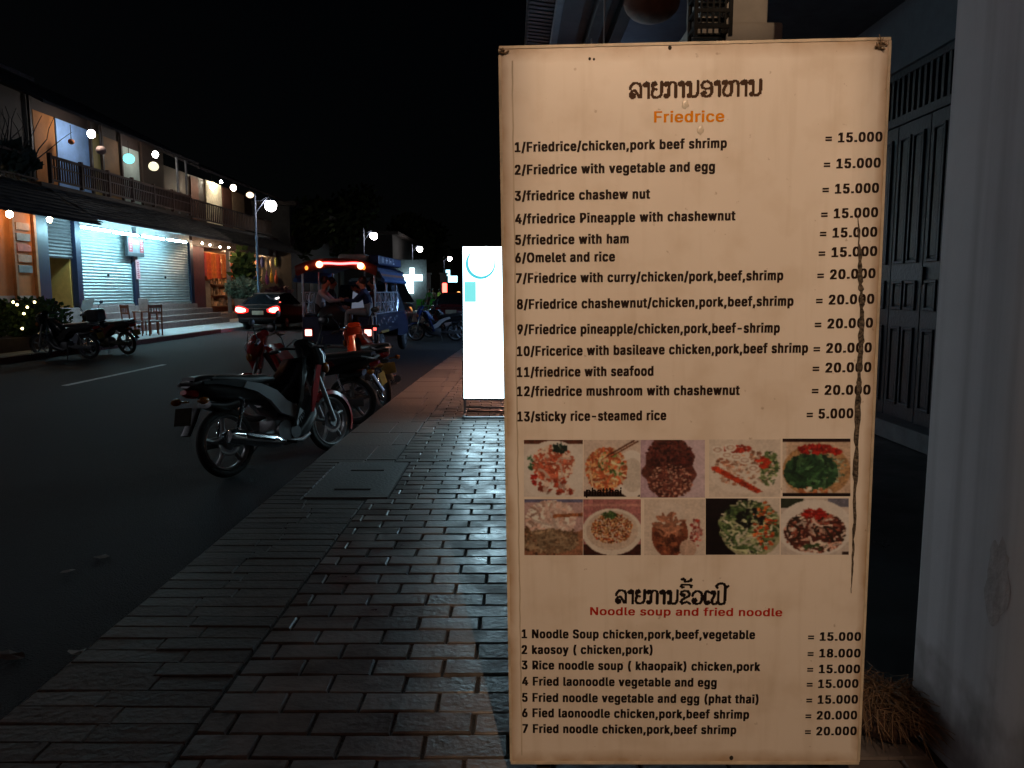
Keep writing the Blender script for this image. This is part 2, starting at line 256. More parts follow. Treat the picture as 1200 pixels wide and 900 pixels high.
# ================================================================== MENU BOARD
GL={' ':(188,""),
'(':(273,"89,207 90,235 92,264 96,293 101,324 107,354 114,384 122,413 132,441 142,468 153,494 164,517 177,539 236,539 223,512 212,485 201,457 191,428 182,399 174,370 167,342 161,313 157,285 154,258 152,232 151,207 152,184 154,161 156,138 160,115 165,91 172,67 179,42 188,16 198,-10 209,-38 222,-66 236,-96 177,-96 156,-59 139,-21 124,16 111,55 102,93 95,131 90,169"),
')':(273,"37,-96 52,-66 64,-37 76,-9 86,18 95,44 102,69 108,93 113,116 117,139 120,162 121,184 122,207 121,232 119,258 116,285 112,313 106,342 99,370 91,399 82,428 73,457 62,485 50,512 37,539 97,539 109,517 121,494 131,468 142,441 151,413 159,384 167,354 173,323 178,293 181,264 183,235 184,207 183,168 178,130 171,92 161,53 149,15 134,-22 117,-59 97,-96"),
',':(188,"38,-119 68,71 137,71 84,-119"),
'-':(453,"337,244 337,188 114,188 114,244"),
'.':(188,"95,-4 86,-4 78,-1 70,3 63,9 57,16 53,24 50,32 50,41 50,50 53,59 57,66 63,73 70,79 78,83 86,86 95,87 104,86 113,83 121,79 128,73 134,66 138,59 140,50 141,41 140,32 138,24 134,16 128,9 121,3 113,-1 104,-4"),
'/':(249,"235,533 71,-76 14,-76 178,533"),
'0':(453,"227,-7 199,-5 174,1 151,11 130,24 111,41 95,62 80,86 69,113 60,144 53,178 49,214 48,254 49,294 53,330 60,364 69,395 81,422 95,447 112,467 130,484 151,498 174,508 200,514 227,516 254,514 279,508 302,498 323,484 342,467 358,447 372,422 384,395 393,364 400,330 404,294 405,254 404,214 400,178 393,144 384,113 373,86 359,62 342,41 323,24 302,11 279,1 254,-5|227,50 245,51 261,56 276,63 290,74 303,87 313,103 323,122 330,144 336,168 340,194 343,223 344,254 343,285 340,314 336,341 330,365 323,387 313,405 303,422 290,435 276,446 261,453 245,458 227,460 209,458 192,453 177,446 163,435 151,422 140,405 131,387 123,365 117,341 113,314 110,285 109,254 110,223 113,194 117,168 123,144 131,122 140,103 151,87 163,74 177,63 192,56 209,51"),
'1':(453,"76,0 76,55 391,55 391,0|276,509 276,0 212,0 212,448 209,448 86,358 86,427 198,509"),
'2':(453,"64,0 64,47 234,229 282,282 291,294 299,305 305,316 311,327 315,337 318,348 320,360 320,371 319,385 317,397 313,408 308,419 301,428 293,436 283,443 273,449 262,454 250,457 237,459 224,460 209,459 196,457 184,453 172,447 162,441 153,433 145,424 139,413 134,402 130,390 128,376 127,362 66,362 67,384 71,405 77,424 86,442 98,459 111,473 126,486 143,496 162,505 182,511 203,514 225,516 247,514 268,511 288,505 306,497 323,486 337,474 350,461 361,445 370,428 376,411 380,392 381,372 380,358 378,345 375,331 371,318 365,304 357,290 347,275 336,259 322,241 306,223 288,202 267,180 153,60 153,57 389,57 389,0"),
'3':(453,"218,-7 195,-6 173,-3 152,2 133,10 114,19 98,30 83,43 70,57 60,74 52,91 46,111 44,132 109,132 111,119 115,107 120,97 126,87 134,78 144,71 154,64 165,59 178,55 191,52 204,50 219,50 234,51 248,53 262,56 275,61 287,67 297,74 307,83 315,93 321,104 325,116 328,130 329,145 328,158 326,172 322,184 316,196 308,207 299,217 288,226 275,234 260,240 242,244 223,247 201,248 157,248 157,299 288,448 288,452 70,452 70,509 372,509 372,461 211,278 211,289 239,290 264,288 287,284 308,276 327,265 344,253 359,239 371,222 381,205 387,186 392,166 393,145 392,123 387,103 380,84 370,66 358,50 344,36 327,23 309,12 288,4 266,-2 243,-6"),
'4':(453,"40,105 40,158 247,509 311,509 109,166 109,163 413,163 413,105|282,0 282,121 282,146 282,318 343,318 343,0"),
'5':(453,"221,-7 199,-6 178,-2 159,3 140,11 123,21 108,32 94,45 83,60 73,76 66,93 62,111 60,130 122,130 124,119 127,108 132,98 138,89 145,80 154,73 163,66 173,60 184,56 196,52 208,50 221,50 236,51 250,53 264,58 276,64 288,72 298,82 307,92 314,104 320,117 324,131 327,146 328,162 327,178 324,193 320,208 314,221 306,233 297,244 286,254 275,262 262,269 248,273 233,276 218,277 205,276 192,275 180,272 167,268 156,264 145,258 136,252 128,246 67,253 96,509 366,509 366,452 151,452 134,301 136,301 145,308 155,315 166,320 178,325 190,329 203,331 216,333 229,334 247,333 263,330 279,326 294,321 308,314 321,306 334,296 345,285 355,273 364,260 372,246 379,231 384,215 388,199 390,181 391,163 390,139 385,117 379,95 369,76 357,57 343,41 327,27 309,15 289,6 268,-1 245,-5"),
'6':(453,"226,-7 203,-5 182,-1 161,5 142,15 125,26 109,40 96,56 84,74 75,94 69,115 65,138 64,162 65,180 68,199 73,219 80,239 89,261 102,285 118,311 137,340 252,509 322,509 151,261 145,261 165,288 196,307 205,310 214,312 224,314 235,314 257,313 278,309 298,303 316,295 332,284 346,271 359,257 370,240 378,221 384,201 388,180 389,157 388,134 384,112 377,92 368,73 356,55 343,39 327,26 310,14 291,5 271,-2 249,-6|226,48 241,49 254,52 267,56 279,63 289,70 299,79 307,90 314,101 320,114 324,128 327,142 327,157 327,173 324,187 320,201 314,213 307,225 299,235 289,244 279,251 267,258 254,262 241,264 226,265 212,264 198,262 186,258 174,252 163,244 153,235 145,225 138,214 132,201 128,188 126,174 125,158 126,143 128,128 132,114 138,102 145,90 153,79 163,70 174,63 186,56 198,52 212,49"),
'7':(453,"97,0 323,448 323,452 62,452 62,509 391,509 391,449 165,0"),
'8':(453,"226,-7 201,-6 178,-2 156,3 136,11 117,21 101,33 86,47 74,62 64,78 57,96 53,115 52,135 53,151 55,166 59,181 65,195 72,208 81,220 90,231 101,241 113,249 125,256 139,261 153,265 153,267 135,273 119,282 105,293 93,308 83,324 76,342 72,360 70,380 72,399 75,417 82,434 90,450 101,464 114,477 129,488 146,498 164,506 184,511 204,514 226,516 248,514 269,511 288,506 306,498 323,488 337,477 350,464 361,450 370,434 377,417 380,399 382,380 380,361 376,342 369,324 359,308 347,293 333,282 318,273 300,267 300,265 314,261 327,256 339,249 351,241 362,231 372,220 380,208 387,195 393,181 397,166 400,151 401,135 399,115 395,96 388,78 378,62 366,47 352,33 335,21 317,11 296,3 275,-2 251,-6|226,49 243,50 258,52 272,55 285,60 296,66 307,74 315,82 323,91 329,102 333,113 336,126 337,139 336,152 333,165 329,177 322,189 314,199 305,208 295,216 283,223 270,228 256,232 242,234 226,235 211,234 196,232 182,228 169,223 157,216 147,208 138,199 130,189 123,177 119,165 116,152 115,139 116,126 119,113 123,102 129,91 136,82 145,74 156,66 167,60 180,55 195,52 210,50|226,290 239,290 252,292 263,296 274,300 284,306 293,313 300,321 307,330 312,341 316,351 318,363 319,376 318,388 316,399 313,410 308,420 301,429 294,437 285,444 275,449 264,454 252,457 240,459 226,460 213,459 200,457 188,454 177,449 167,444 159,437 151,429 145,420 139,410 136,399 134,388 133,376 134,363 136,351 139,341 145,330 151,321 159,313 168,306 178,300 189,296 201,292 213,290"),
'9':(453,"226,516 249,514 271,510 291,503 310,494 328,482 343,468 356,452 368,434 377,414 384,393 388,371 389,347 388,328 385,309 380,290 373,270 363,248 350,224 334,197 315,168 200,0 130,0 301,248 307,248 287,221 257,202 248,199 238,196 228,195 218,195 195,196 175,199 155,206 137,214 121,225 106,237 94,252 83,269 74,287 68,307 65,329 64,352 65,375 69,397 75,417 85,436 96,454 110,469 125,483 143,494 162,504 182,510 203,514|226,460 212,459 199,457 186,452 174,446 163,438 154,429 145,419 138,407 133,395 129,381 126,367 125,352 126,336 129,322 133,308 138,295 145,284 154,274 163,265 174,257 186,251 199,247 212,244 226,243 240,244 254,247 267,251 279,257 289,265 299,273 307,284 314,295 320,308 324,321 327,335 327,350 327,366 324,381 320,394 314,407 307,419 299,429 290,438 279,446 267,452 254,457 241,459"),
'=':(453,"72,245 72,301 381,301 381,245|72,97 72,153 381,153 381,97"),
'F':(410,"60,0 60,509 369,509 369,452 125,452 125,278 346,278 346,221 125,221 125,0"),
'N':(523,"60,0 60,509 136,509 343,183 363,151 388,107 414,55 405,54 401,108 399,157 399,195 399,509 463,509 463,0 387,0 202,290 177,331 148,381 108,452 119,454 122,384 124,328 125,291 125,0"),
'O':(533,"267,-7 235,-5 205,1 177,11 150,25 126,42 105,63 86,88 70,115 57,146 48,179 42,215 40,254 42,293 48,329 57,362 70,393 86,421 105,445 126,466 150,484 177,498 205,508 235,514 267,516 299,514 329,508 357,498 384,484 408,466 429,445 448,421 464,393 477,362 486,329 491,293 493,254 491,215 486,179 477,146 464,115 448,88 429,63 408,42 384,25 357,11 329,1 299,-5|267,53 289,54 310,59 330,66 349,76 367,89 383,105 396,123 408,144 418,168 425,194 429,223 430,254 429,286 425,314 418,341 408,365 396,386 383,404 367,420 349,433 330,443 310,450 289,454 267,456 245,454 223,450 203,443 184,433 167,420 151,404 137,385 125,364 116,340 109,314 105,285 103,254 105,223 109,194 116,168 125,144 137,123 151,105 167,89 184,76 203,66 223,59 245,54"),
'P':(445,"60,0 60,509 235,509 263,507 289,503 312,497 332,487 350,476 366,462 379,447 390,430 398,411 404,391 407,370 409,348 407,325 404,304 398,284 390,265 379,248 366,233 350,219 332,207 312,198 289,191 263,187 235,186 109,186 109,242 233,242 252,243 269,246 284,250 297,256 308,264 318,272 327,282 333,294 338,306 342,319 344,333 344,348 344,362 342,376 338,389 333,402 326,413 318,423 308,431 297,439 284,444 268,449 251,451 232,452 125,452 125,0"),
'R':(449,"60,0 60,509 236,509 264,507 290,504 313,497 333,489 351,478 367,465 380,450 390,433 399,415 405,395 408,374 409,352 408,330 405,309 399,290 390,271 380,255 367,240 351,228 333,217 312,209 289,203 264,199 236,198 96,198 96,255 234,255 252,256 269,258 284,262 298,267 309,273 319,281 327,290 334,300 339,312 342,324 344,338 345,352 344,367 342,380 339,393 334,405 327,415 319,425 309,433 298,440 284,445 269,449 252,451 233,452 125,452 125,0|353,0 230,229 303,229 428,0"),
'S':(447,"224,-9 197,-8 172,-4 149,1 128,9 108,19 91,31 76,45 64,60 54,77 46,96 41,115 38,137 104,137 107,123 110,110 116,98 123,88 132,79 142,71 154,64 166,59 180,55 194,52 209,50 224,49 241,50 257,52 272,55 286,60 299,66 311,74 321,82 329,92 336,102 341,114 345,126 346,139 345,151 342,161 338,171 332,179 325,186 316,193 307,199 296,205 245,222 184,239 154,249 128,260 105,274 86,289 71,307 60,326 54,348 52,372 53,393 58,413 65,431 75,448 87,463 102,476 119,488 138,498 158,506 180,511 203,514 227,516 252,514 275,511 296,505 316,498 334,488 351,476 365,463 377,449 387,433 394,415 399,397 401,378 337,378 334,396 326,412 316,426 302,437 286,447 267,453 247,457 225,459 209,458 194,456 180,452 167,448 156,442 145,435 136,427 129,418 123,409 118,398 116,387 115,376 116,363 119,352 124,342 131,334 139,326 148,319 158,313 169,308 212,293 264,279 312,264 324,258 336,252 347,245 359,238 369,229 379,220 387,209 395,198 401,185 405,171 407,155 408,139 407,118 403,99 396,81 386,64 374,48 360,34 343,21 323,11 302,2 278,-4 252,-8"),
'a':(389,"160,-9 142,-8 126,-5 110,-1 94,5 80,12 68,22 57,32 48,45 40,58 35,73 31,90 30,108 31,123 34,138 38,150 43,161 50,171 58,179 67,187 78,193 89,199 100,203 112,207 125,211 178,220 234,227 265,235 276,255 276,257 275,268 273,279 271,288 267,297 262,304 256,311 248,317 240,322 230,326 220,329 208,330 196,331 183,330 171,329 159,326 149,322 118,301 100,274 41,291 48,308 57,322 67,335 79,346 91,355 104,364 118,370 133,375 148,379 163,382 179,384 194,384 239,379 251,376 263,372 275,367 286,360 296,353 306,343 315,333 322,320 329,306 333,290 336,272 337,251 337,0 277,0 277,52 272,52 252,25 244,18 236,12 226,6 215,1 203,-3 190,-6 176,-8|170,45 187,46 202,49 216,53 228,59 239,66 248,74 257,83 263,93 269,104 272,115 275,126 276,138 276,190 259,182 231,176 200,171 175,168 134,159 125,155 117,150 110,145 103,139 98,132 95,124 93,115 92,105 92,95 94,87 98,79 102,72 107,66 114,61 121,56 130,52 139,49 149,47 159,46"),
'b':(424,"229,-8 213,-7 198,-5 184,-1 172,4 162,10 153,17 145,24 138,31 118,59 112,59 112,0 53,0 53,509 114,509 114,319 118,319 137,346 144,353 152,360 161,367 171,373 183,378 197,381 212,384 229,384 252,383 274,378 294,371 313,361 330,347 345,332 359,313 370,293 379,270 385,245 389,218 390,189 389,160 385,133 379,108 370,84 359,64 346,45 330,29 313,16 294,5 274,-2 252,-7|220,47 237,48 253,51 267,57 279,66 291,76 301,88 309,101 316,117 321,133 325,151 327,170 328,189 327,209 325,227 321,245 316,261 309,276 301,290 291,301 280,311 267,319 253,325 237,329 220,330 203,329 188,325 174,320 161,312 150,302 140,291 132,278 125,263 120,247 116,229 113,210 113,189 113,169 116,150 120,132 125,115 132,100 140,86 150,75 162,65 174,57 188,51 204,48"),
'c':(396,"207,-8 182,-7 159,-2 137,6 117,16 98,30 82,46 68,64 56,85 46,108 40,133 36,159 34,187 36,216 40,243 46,268 56,291 68,312 82,330 98,346 117,360 137,371 159,378 182,383 207,384 221,384 234,383 247,380 260,377 272,373 284,368 295,362 305,356 315,349 324,341 332,332 340,322 347,312 353,301 358,289 362,277 303,262 290,289 270,311 242,325 207,330 189,329 173,325 158,319 145,310 134,300 124,287 115,274 108,258 103,242 99,224 97,206 96,187 97,169 99,151 103,134 108,117 115,102 124,89 134,76 145,66 158,57 173,51 189,48 207,46 243,52 271,66 292,89 304,117 363,102 359,90 354,78 348,67 341,56 334,46 325,37 316,29 306,21 296,15 285,9 273,4 261,-1 248,-4 235,-6 221,-8"),
'd':(424,"195,-8 172,-7 151,-2 130,5 111,16 94,29 79,45 66,64 55,84 46,108 39,133 35,160 34,189 35,218 39,245 46,270 55,293 66,313 79,332 95,347 112,361 131,371 151,378 173,383 196,384 213,384 228,381 241,378 253,373 263,367 272,360 280,353 287,346 306,319 311,319 311,509 372,509 372,0 313,0 313,59 307,59 287,31 280,24 272,17 263,10 252,4 241,-1 227,-5 212,-7|205,47 221,48 236,51 250,57 263,65 274,75 284,86 293,100 299,115 305,132 309,150 311,169 312,189 311,210 309,229 305,247 300,263 293,278 284,291 275,302 263,312 251,320 237,325 221,329 205,330 187,329 172,325 157,319 145,311 133,301 124,290 115,276 108,261 103,245 99,227 97,209 96,189 97,170 99,151 103,133 109,117 115,101 124,88 134,76 145,66 158,57 172,51 188,48"),
'e':(404,"212,-8 185,-7 161,-2 138,6 117,16 98,30 82,46 68,64 56,85 46,108 40,132 35,159 34,187 35,215 39,242 46,267 55,290 67,311 81,329 97,346 115,359 135,370 157,378 180,383 205,384 221,384 236,382 251,379 266,374 280,368 294,361 307,351 319,341 331,329 341,315 350,299 357,282 363,263 368,242 370,219 371,194 371,169 75,169 75,221 338,221 310,202 309,220 307,237 303,254 298,269 291,282 283,294 273,305 263,314 250,321 237,326 222,329 205,330 189,329 173,326 159,321 146,313 135,304 125,294 116,282 109,270 103,256 99,241 97,226 96,211 96,178 97,157 100,139 104,122 110,106 118,92 128,80 139,70 151,61 165,55 179,50 195,47 212,46 224,47 234,48 244,50 254,53 263,56 271,61 278,66 285,73 292,80 297,88 302,96 306,105 365,91 360,77 353,63 345,51 335,39 324,29 311,19 298,11 283,4 266,-1 249,-5 231,-7"),
'f':(254,"228,379 228,327 6,327 6,379|81,0 81,432 82,447 84,461 89,474 96,486 104,496 113,505 124,513 135,519 148,524 161,527 174,529 187,530 222,527 243,521 227,468 215,472 195,474 182,473 171,470 162,466 154,460 149,452 145,443 142,431 142,419 142,0"),
'g':(425,"207,-151 187,-150 168,-148 150,-144 134,-140 119,-134 105,-127 93,-119 82,-110 73,-101 64,-91 57,-80 51,-69 101,-41 122,-66 128,-72 136,-78 145,-83 154,-88 165,-92 178,-95 192,-97 207,-97 229,-96 249,-92 267,-85 282,-75 295,-62 304,-47 310,-28 311,-6 311,68 306,68 287,41 280,34 272,28 263,21 252,16 241,11 227,8 212,5 195,5 173,6 152,10 132,17 113,27 95,39 80,53 67,71 55,90 46,112 39,136 35,163 34,191 35,220 39,246 46,271 55,293 66,314 80,332 95,347 112,361 131,371 152,378 173,383 196,384 213,384 228,382 242,378 253,373 264,367 273,360 281,353 288,346 308,319 313,319 313,379 372,379 372,-9 371,-32 367,-54 360,-73 350,-90 338,-104 324,-117 308,-127 291,-136 271,-142 251,-147 229,-150|205,59 222,60 237,63 251,68 264,75 275,84 285,95 293,107 300,121 305,137 309,154 312,172 312,193 312,212 309,231 305,248 300,264 293,278 285,291 275,303 264,312 251,320 237,325 222,329 205,330 188,329 172,325 158,320 145,312 134,302 124,290 115,277 109,262 103,246 99,229 97,212 96,193 97,173 99,155 103,138 109,123 116,108 124,96 134,85 145,76 158,68 172,63 188,60"),
'h':(410,"114,227 114,0 53,0 53,509 114,509 114,287 102,287 112,312 124,332 137,349 152,362 169,372 187,379 207,383 227,384 246,383 264,380 280,376 295,369 309,360 321,349 332,336 341,321 348,304 353,285 356,264 357,240 357,0 296,0 296,235 295,256 290,275 283,291 273,304 260,315 246,323 229,328 210,329 197,328 184,326 172,322 161,317 150,311 141,303 133,293 126,283 121,271 117,257 114,243"),
'i':(167,"53,0 53,379 114,379 114,0|84,443 75,444 67,446 60,449 54,455 48,461 44,468 42,475 41,483 42,491 44,499 48,506 54,512 60,517 67,521 75,523 84,524 92,523 100,521 107,517 114,512 119,506 123,499 126,491 126,483 126,475 123,468 119,461 114,455 107,449 100,446 92,444"),
'k':(381,"110,137 110,212 121,212 284,379 360,379 184,199 177,199|53,0 53,509 114,509 114,0|294,0 148,186 191,229 372,0"),
'l':(189,"139,-2 119,-1 101,3 86,10 74,20 65,33 58,47 54,65 53,84 53,509 114,509 114,99 114,87 115,77 117,68 120,62 124,58 130,54 137,53 146,52 160,53 170,54 181,3 162,-1"),
'm':(610,"53,0 53,379 112,379 112,295 108,295 112,310 118,323 125,335 132,346 141,355 151,363 161,370 172,376 183,380 195,384 207,386 219,386 239,385 257,380 273,372 287,361 299,347 309,331 316,314 321,295 312,295 317,308 322,321 329,332 337,343 347,353 357,361 368,369 381,375 394,380 407,383 422,385 437,386 453,385 468,383 483,378 497,372 510,364 522,354 532,342 541,328 548,313 553,296 556,276 557,255 557,0 496,0 496,254 494,273 490,289 483,302 473,313 460,321 447,326 433,329 419,330 406,330 395,328 384,324 374,320 365,314 358,307 351,299 345,290 341,280 338,270 336,259 335,247 335,0 274,0 274,260 273,275 269,288 262,301 253,311 242,320 229,326 215,329 199,330 188,330 178,328 168,325 158,320 148,314 140,307 132,299 126,289 121,278 117,266 114,253 114,238 114,0"),
'n':(410,"114,227 114,0 53,0 53,379 112,379 112,287 102,287 112,312 124,332 137,349 152,362 169,372 187,379 207,383 227,384 246,383 264,380 280,376 295,369 309,360 321,349 332,336 341,321 348,304 353,285 356,264 357,240 357,0 296,0 296,235 295,256 290,275 283,291 273,304 260,315 246,323 229,328 210,329 197,328 184,326 172,322 161,317 150,311 141,303 133,293 126,283 121,271 117,257 114,243"),
'o':(415,"207,-8 182,-7 159,-2 137,6 117,16 98,30 82,46 68,64 56,85 46,108 40,133 36,159 34,187 36,216 40,243 46,268 56,291 68,312 82,330 98,346 117,360 137,371 159,378 182,383 207,384 233,383 256,378 278,371 299,360 317,346 333,330 347,312 359,291 369,268 376,243 380,216 381,187 380,159 376,133 369,108 359,85 347,64 333,46 317,30 299,16 278,6 256,-2 233,-7|207,46 226,48 242,51 257,57 270,66 282,76 292,89 300,102 307,117 312,134 316,151 318,169 319,187 318,206 316,224 312,242 307,258 300,274 292,287 282,300 270,310 257,319 242,325 226,329 207,330 189,329 173,325 158,319 145,310 134,300 124,287 115,274 108,258 103,242 99,224 97,206 96,187 97,169 99,151 103,134 108,117 115,102 124,89 134,76 145,66 158,57 173,51 189,48"),
'p':(424,"53,-143 53,379 112,379 112,319 118,319 137,346 144,353 152,360 161,367 171,373 183,378 197,381 212,384 229,384 252,383 274,378 294,371 313,361 330,347 345,332 359,313 370,293 379,270 385,245 389,218 390,189 389,160 385,133 379,108 370,84 359,64 346,45 330,29 313,16 294,5 274,-2 252,-7 229,-8 213,-7 198,-5 184,-1 173,4 162,10 153,17 145,24 138,31 118,59 114,59 114,-143|220,47 237,48 253,51 267,57 279,66 291,76 301,88 309,101 316,117 321,133 325,151 327,170 328,189 327,209 325,227 321,245 316,261 309,276 301,290 291,301 280,311 267,319 253,325 237,329 220,330 203,329 188,325 174,320 161,312 150,302 140,291 132,278 125,263 120,247 116,229 113,210 113,189 113,169 116,150 120,132 125,115 132,100 140,86 150,75 162,65 174,57 188,51 204,48"),
'r':(259,"53,0 53,379 112,379 112,321 115,321 122,335 130,347 140,358 152,367 166,375 181,380 196,384 213,385 229,384 243,384 243,322 230,324 207,326 194,325 182,323 170,319 159,315 149,309 140,301 132,293 126,284 121,273 117,262 114,250 114,237 114,0"),
's':(365,"182,-8 163,-7 145,-5 128,-2 112,3 98,10 84,18 72,27 62,38 53,50 45,63 40,78 36,94 94,107 99,92 105,79 114,69 124,60 136,54 150,49 165,46 181,45 200,46 217,50 232,55 244,62 255,71 262,81 267,91 268,103 267,112 265,121 260,129 254,136 246,142 237,147 225,151 212,155 149,170 125,177 104,186 87,196 72,208 61,222 53,237 48,255 47,274 48,290 51,305 57,319 65,332 75,343 87,354 100,363 115,370 131,377 149,381 167,384 187,384 206,384 223,381 239,378 254,372 267,366 279,358 290,349 299,339 307,328 314,316 319,303 324,290 268,277 264,288 258,298 251,307 243,316 232,323 219,328 205,331 187,333 171,332 156,329 143,324 131,317 121,308 114,299 110,289 109,277 110,267 112,258 117,250 124,243 133,237 144,232 157,227 172,223 229,209 254,202 275,194 292,183 306,171 317,158 325,142 330,125 331,107 330,90 326,75 321,61 312,47 302,35 290,24 276,15 260,6 242,0 223,-5 203,-7"),
't':(227,"204,379 204,327 6,327 6,379|65,471 126,471 126,98 127,86 128,76 132,68 136,61 142,56 150,53 159,51 170,50 185,51 202,54 213,2 192,-3 168,-4 145,-3 125,2 107,10 92,21 80,35 72,52 67,71 65,93"),
'u':(410,"182,-5 164,-4 146,-1 130,4 115,11 101,20 89,31 78,44 69,59 62,76 57,95 54,116 53,139 53,379 114,379 114,144 115,123 119,105 127,89 137,75 150,64 164,56 181,52 200,50 213,51 226,53 238,57 249,62 259,69 268,77 276,86 283,97 289,109 293,122 295,137 296,153 296,379 357,379 357,0 298,0 298,92 307,92 297,67 286,47 272,30 257,17 240,7 222,0 203,-4"),
'v':(389,"163,0 17,379 84,379 165,155 187,87 206,21 184,21 203,87 224,155 305,379 371,379 226,0"),
'w':(567,"138,0 23,379 87,379 133,214 154,137 175,41 165,41 186,135 206,214 252,379 316,379 362,214 382,136 402,41 391,41 413,135 434,214 480,379 545,379 429,0 368,0 319,172 305,225 291,280 277,338 291,338 277,280 263,225 248,172 199,0"),
'y':(389,"47,-139 61,-86 71,-87 104,-89 111,-87 118,-84 124,-80 130,-74 136,-67 141,-58 146,-48 151,-36 163,-1 17,379 84,379 165,155 187,87 206,21 184,21 202,87 224,155 305,379 371,379 204,-58 198,-72 191,-85 184,-97 177,-107 168,-116 159,-124 150,-130 139,-136 128,-140 117,-143 104,-145 91,-145 65,-143"),
}

bw, bh = .98, 1.956
q_rot = Matrix.Rotation(R(-1.37), 4, 'Z') @ Matrix.Rotation(R(.23), 4, 'X') @ Matrix.Rotation(R(-.85), 4, 'Y')
BM = Matrix.Translation((.49, 2.048, .066)) @ q_rot          # board space: x right, y away, z up; front face y=0
BI = BM.inverted()
def bd(px, py):  # photo pixel -> board (u, v)
    a = BI @ EYE; d = BI.to_3x3() @ ray(px, py); p = a + d * (-a.y / d.y); return Vector((p.x, p.z))
board = thing('menu_board', 'tall cream menu board of fried rice and noodle dishes standing on the brick pavement', 'menu board')
board.matrix_world = BM
def vinyl():
    m = bpy.data.materials.new('board_vinyl'); m.use_nodes = True; nt = m.node_tree; b = mat_bsdf(m); b.inputs['Roughness'].default_value = .42
    tc = node(nt, 'ShaderNodeTexCoord')
    def nz(sc, det=5, st=(1, 1, 1)):
        mp = node(nt, 'ShaderNodeMapping'); mp.inputs['Scale'].default_value = st; n = node(nt, 'ShaderNodeTexNoise'); n.inputs['Scale'].default_value = sc; n.inputs['Detail'].default_value = det
        nt.links.new(tc.outputs['Object'], mp.inputs[0]); nt.links.new(mp.outputs[0], n.inputs['Vector']); return n.outputs['Fac']
    def ramp(f, p0, c0, p1, c1):
        r = node(nt, 'ShaderNodeValToRGB'); r.color_ramp.elements[0].position = p0; r.color_ramp.elements[0].color = (*c0, 1); r.color_ramp.elements[1].position = p1; r.color_ramp.elements[1].color = (*c1, 1); nt.links.new(f, r.inputs[0]); return r.outputs[0]
    def mul(a, b_, f=1.0):
        x = node(nt, 'ShaderNodeMixRGB'); x.blend_type = 'MULTIPLY'; x.inputs[0].default_value = f; nt.links.new(a, x.inputs[1]); nt.links.new(b_, x.inputs[2]); return x.outputs[0]
    base = ramp(nz(1.6, 4), .3, (.71, .63, .55), .7, (.78, .71, .63))
    base = mul(base, ramp(nz(7, 8), .36, (.80, .74, .66), .5, (1, 1, 1)), .4)              # faint brown blotches
    base = mul(base, ramp(nz(5, 6, (6, 1, .5)), .32, (.82, .78, .72), .46, (1, 1, 1)), .3)   # rain streaks
    base = mul(base, ramp(nz(38, 3), .27, (.5, .42, .34), .31, (1, 1, 1)), .55)            # specks
    # grime gathering along the edges
    sep = node(nt, 'ShaderNodeSeparateXYZ'); nt.links.new(tc.outputs['Object'], sep.inputs[0])
    def edge(sock, lo, hi, d):
        a = node(nt, 'ShaderNodeMath', operation='SUBTRACT'); nt.links.new(sock, a.inputs[0]); a.inputs[1].default_value = (lo + hi) / 2
        c = node(nt, 'ShaderNodeMath', operation='ABSOLUTE'); nt.links.new(a.outputs[0], c.inputs[0])
        r = node(nt, 'ShaderNodeMapRange'); r.inputs[1].default_value = (hi - lo) / 2 - d; r.inputs[2].default_value = (hi - lo) / 2; nt.links.new(c.outputs[0], r.inputs[0]); return r.outputs[0]
    e = node(nt, 'ShaderNodeMath', operation='MAXIMUM'); nt.links.new(edge(sep.outputs[0], -bw / 2, bw / 2, .03), e.inputs[0]); nt.links.new(edge(sep.outputs[2], 0, bh, .05), e.inputs[1])
    f = node(nt, 'ShaderNodeMath', operation='MULTIPLY'); nt.links.new(e.outputs[0], f.inputs[0]); nt.links.new(nz(14, 6), f.inputs[1])
    base = mul(base, ramp(f.outputs[0], .12, (1, 1, 1), .55, (.62, .50, .38)))
    nt.links.new(base, b.inputs['Base Color'])
    bp = node(nt, 'ShaderNodeBump'); bp.inputs['Strength'].default_value = .25; bp.inputs['Distance'].default_value = .01; nt.links.new(nz(5, 3), bp.inputs['Height']); nt.links.new(bp.outputs[0], b.inputs['Normal']); return m
def plate_grid(name, x0, x1, z0, z1, nx, nz_, fn, m, parent, back=.03):
    mb = MB(); vs = []; fs = []
    for j in range(nz_ + 1):
        for i in range(nx + 1):
            x = x0 + (x1 - x0) * i / nx; z = z0 + (z1 - z0) * j / nz_; vs.append((x, fn(x, z), z))
    for j in range(nz_):
        for i in range(nx): a = j * (nx + 1) + i; fs.append((a, a + 1, a + nx + 2, a + nx + 1))
    mb.add(vs, fs)
    # closed back and sides
    mb.bb((x0, .006, z0), (x1, back, z1)); return mb.build(name, m, parent, True, 50)
# slight buckling of the sheet, nearly flat under the lettering
plate_grid('face_sheet', -bw / 2, bw / 2, .0, bh, 40, 80, lambda x, z: .00015 * math.sin(9 * x + 2) * math.sin(3.1 * z), vinyl(), board)
fr = mat('aged_frame', (.55, .46, .34), .55, var=.35, scale=9)
m_ = MB(); e = .006
m_.bb((-bw / 2 - .004, -.0022, bh - .001), (bw / 2 + .004, .034, bh + e)); m_.bb((-bw / 2 - .004, -.0022, -e), (bw / 2 + .004, .034, .002))
m_.bb((-bw / 2 - .006, -.0022, .002), (-bw / 2 + .001, .034, bh - .002)); m_.bb((bw / 2 - .001, -.0022, .002), (bw / 2 + .006, .034, bh - .002))
m_.build('frame', fr, board)
m_ = MB()
for sx in (-1, 1):
    m_.bb((sx * .4 - .02, .035, -.066), (sx * .4 + .02, .075, bh * .8)); m_.bb((sx * .4 - .02, -.16, -.066), (sx * .4 + .02, .30, -.03))
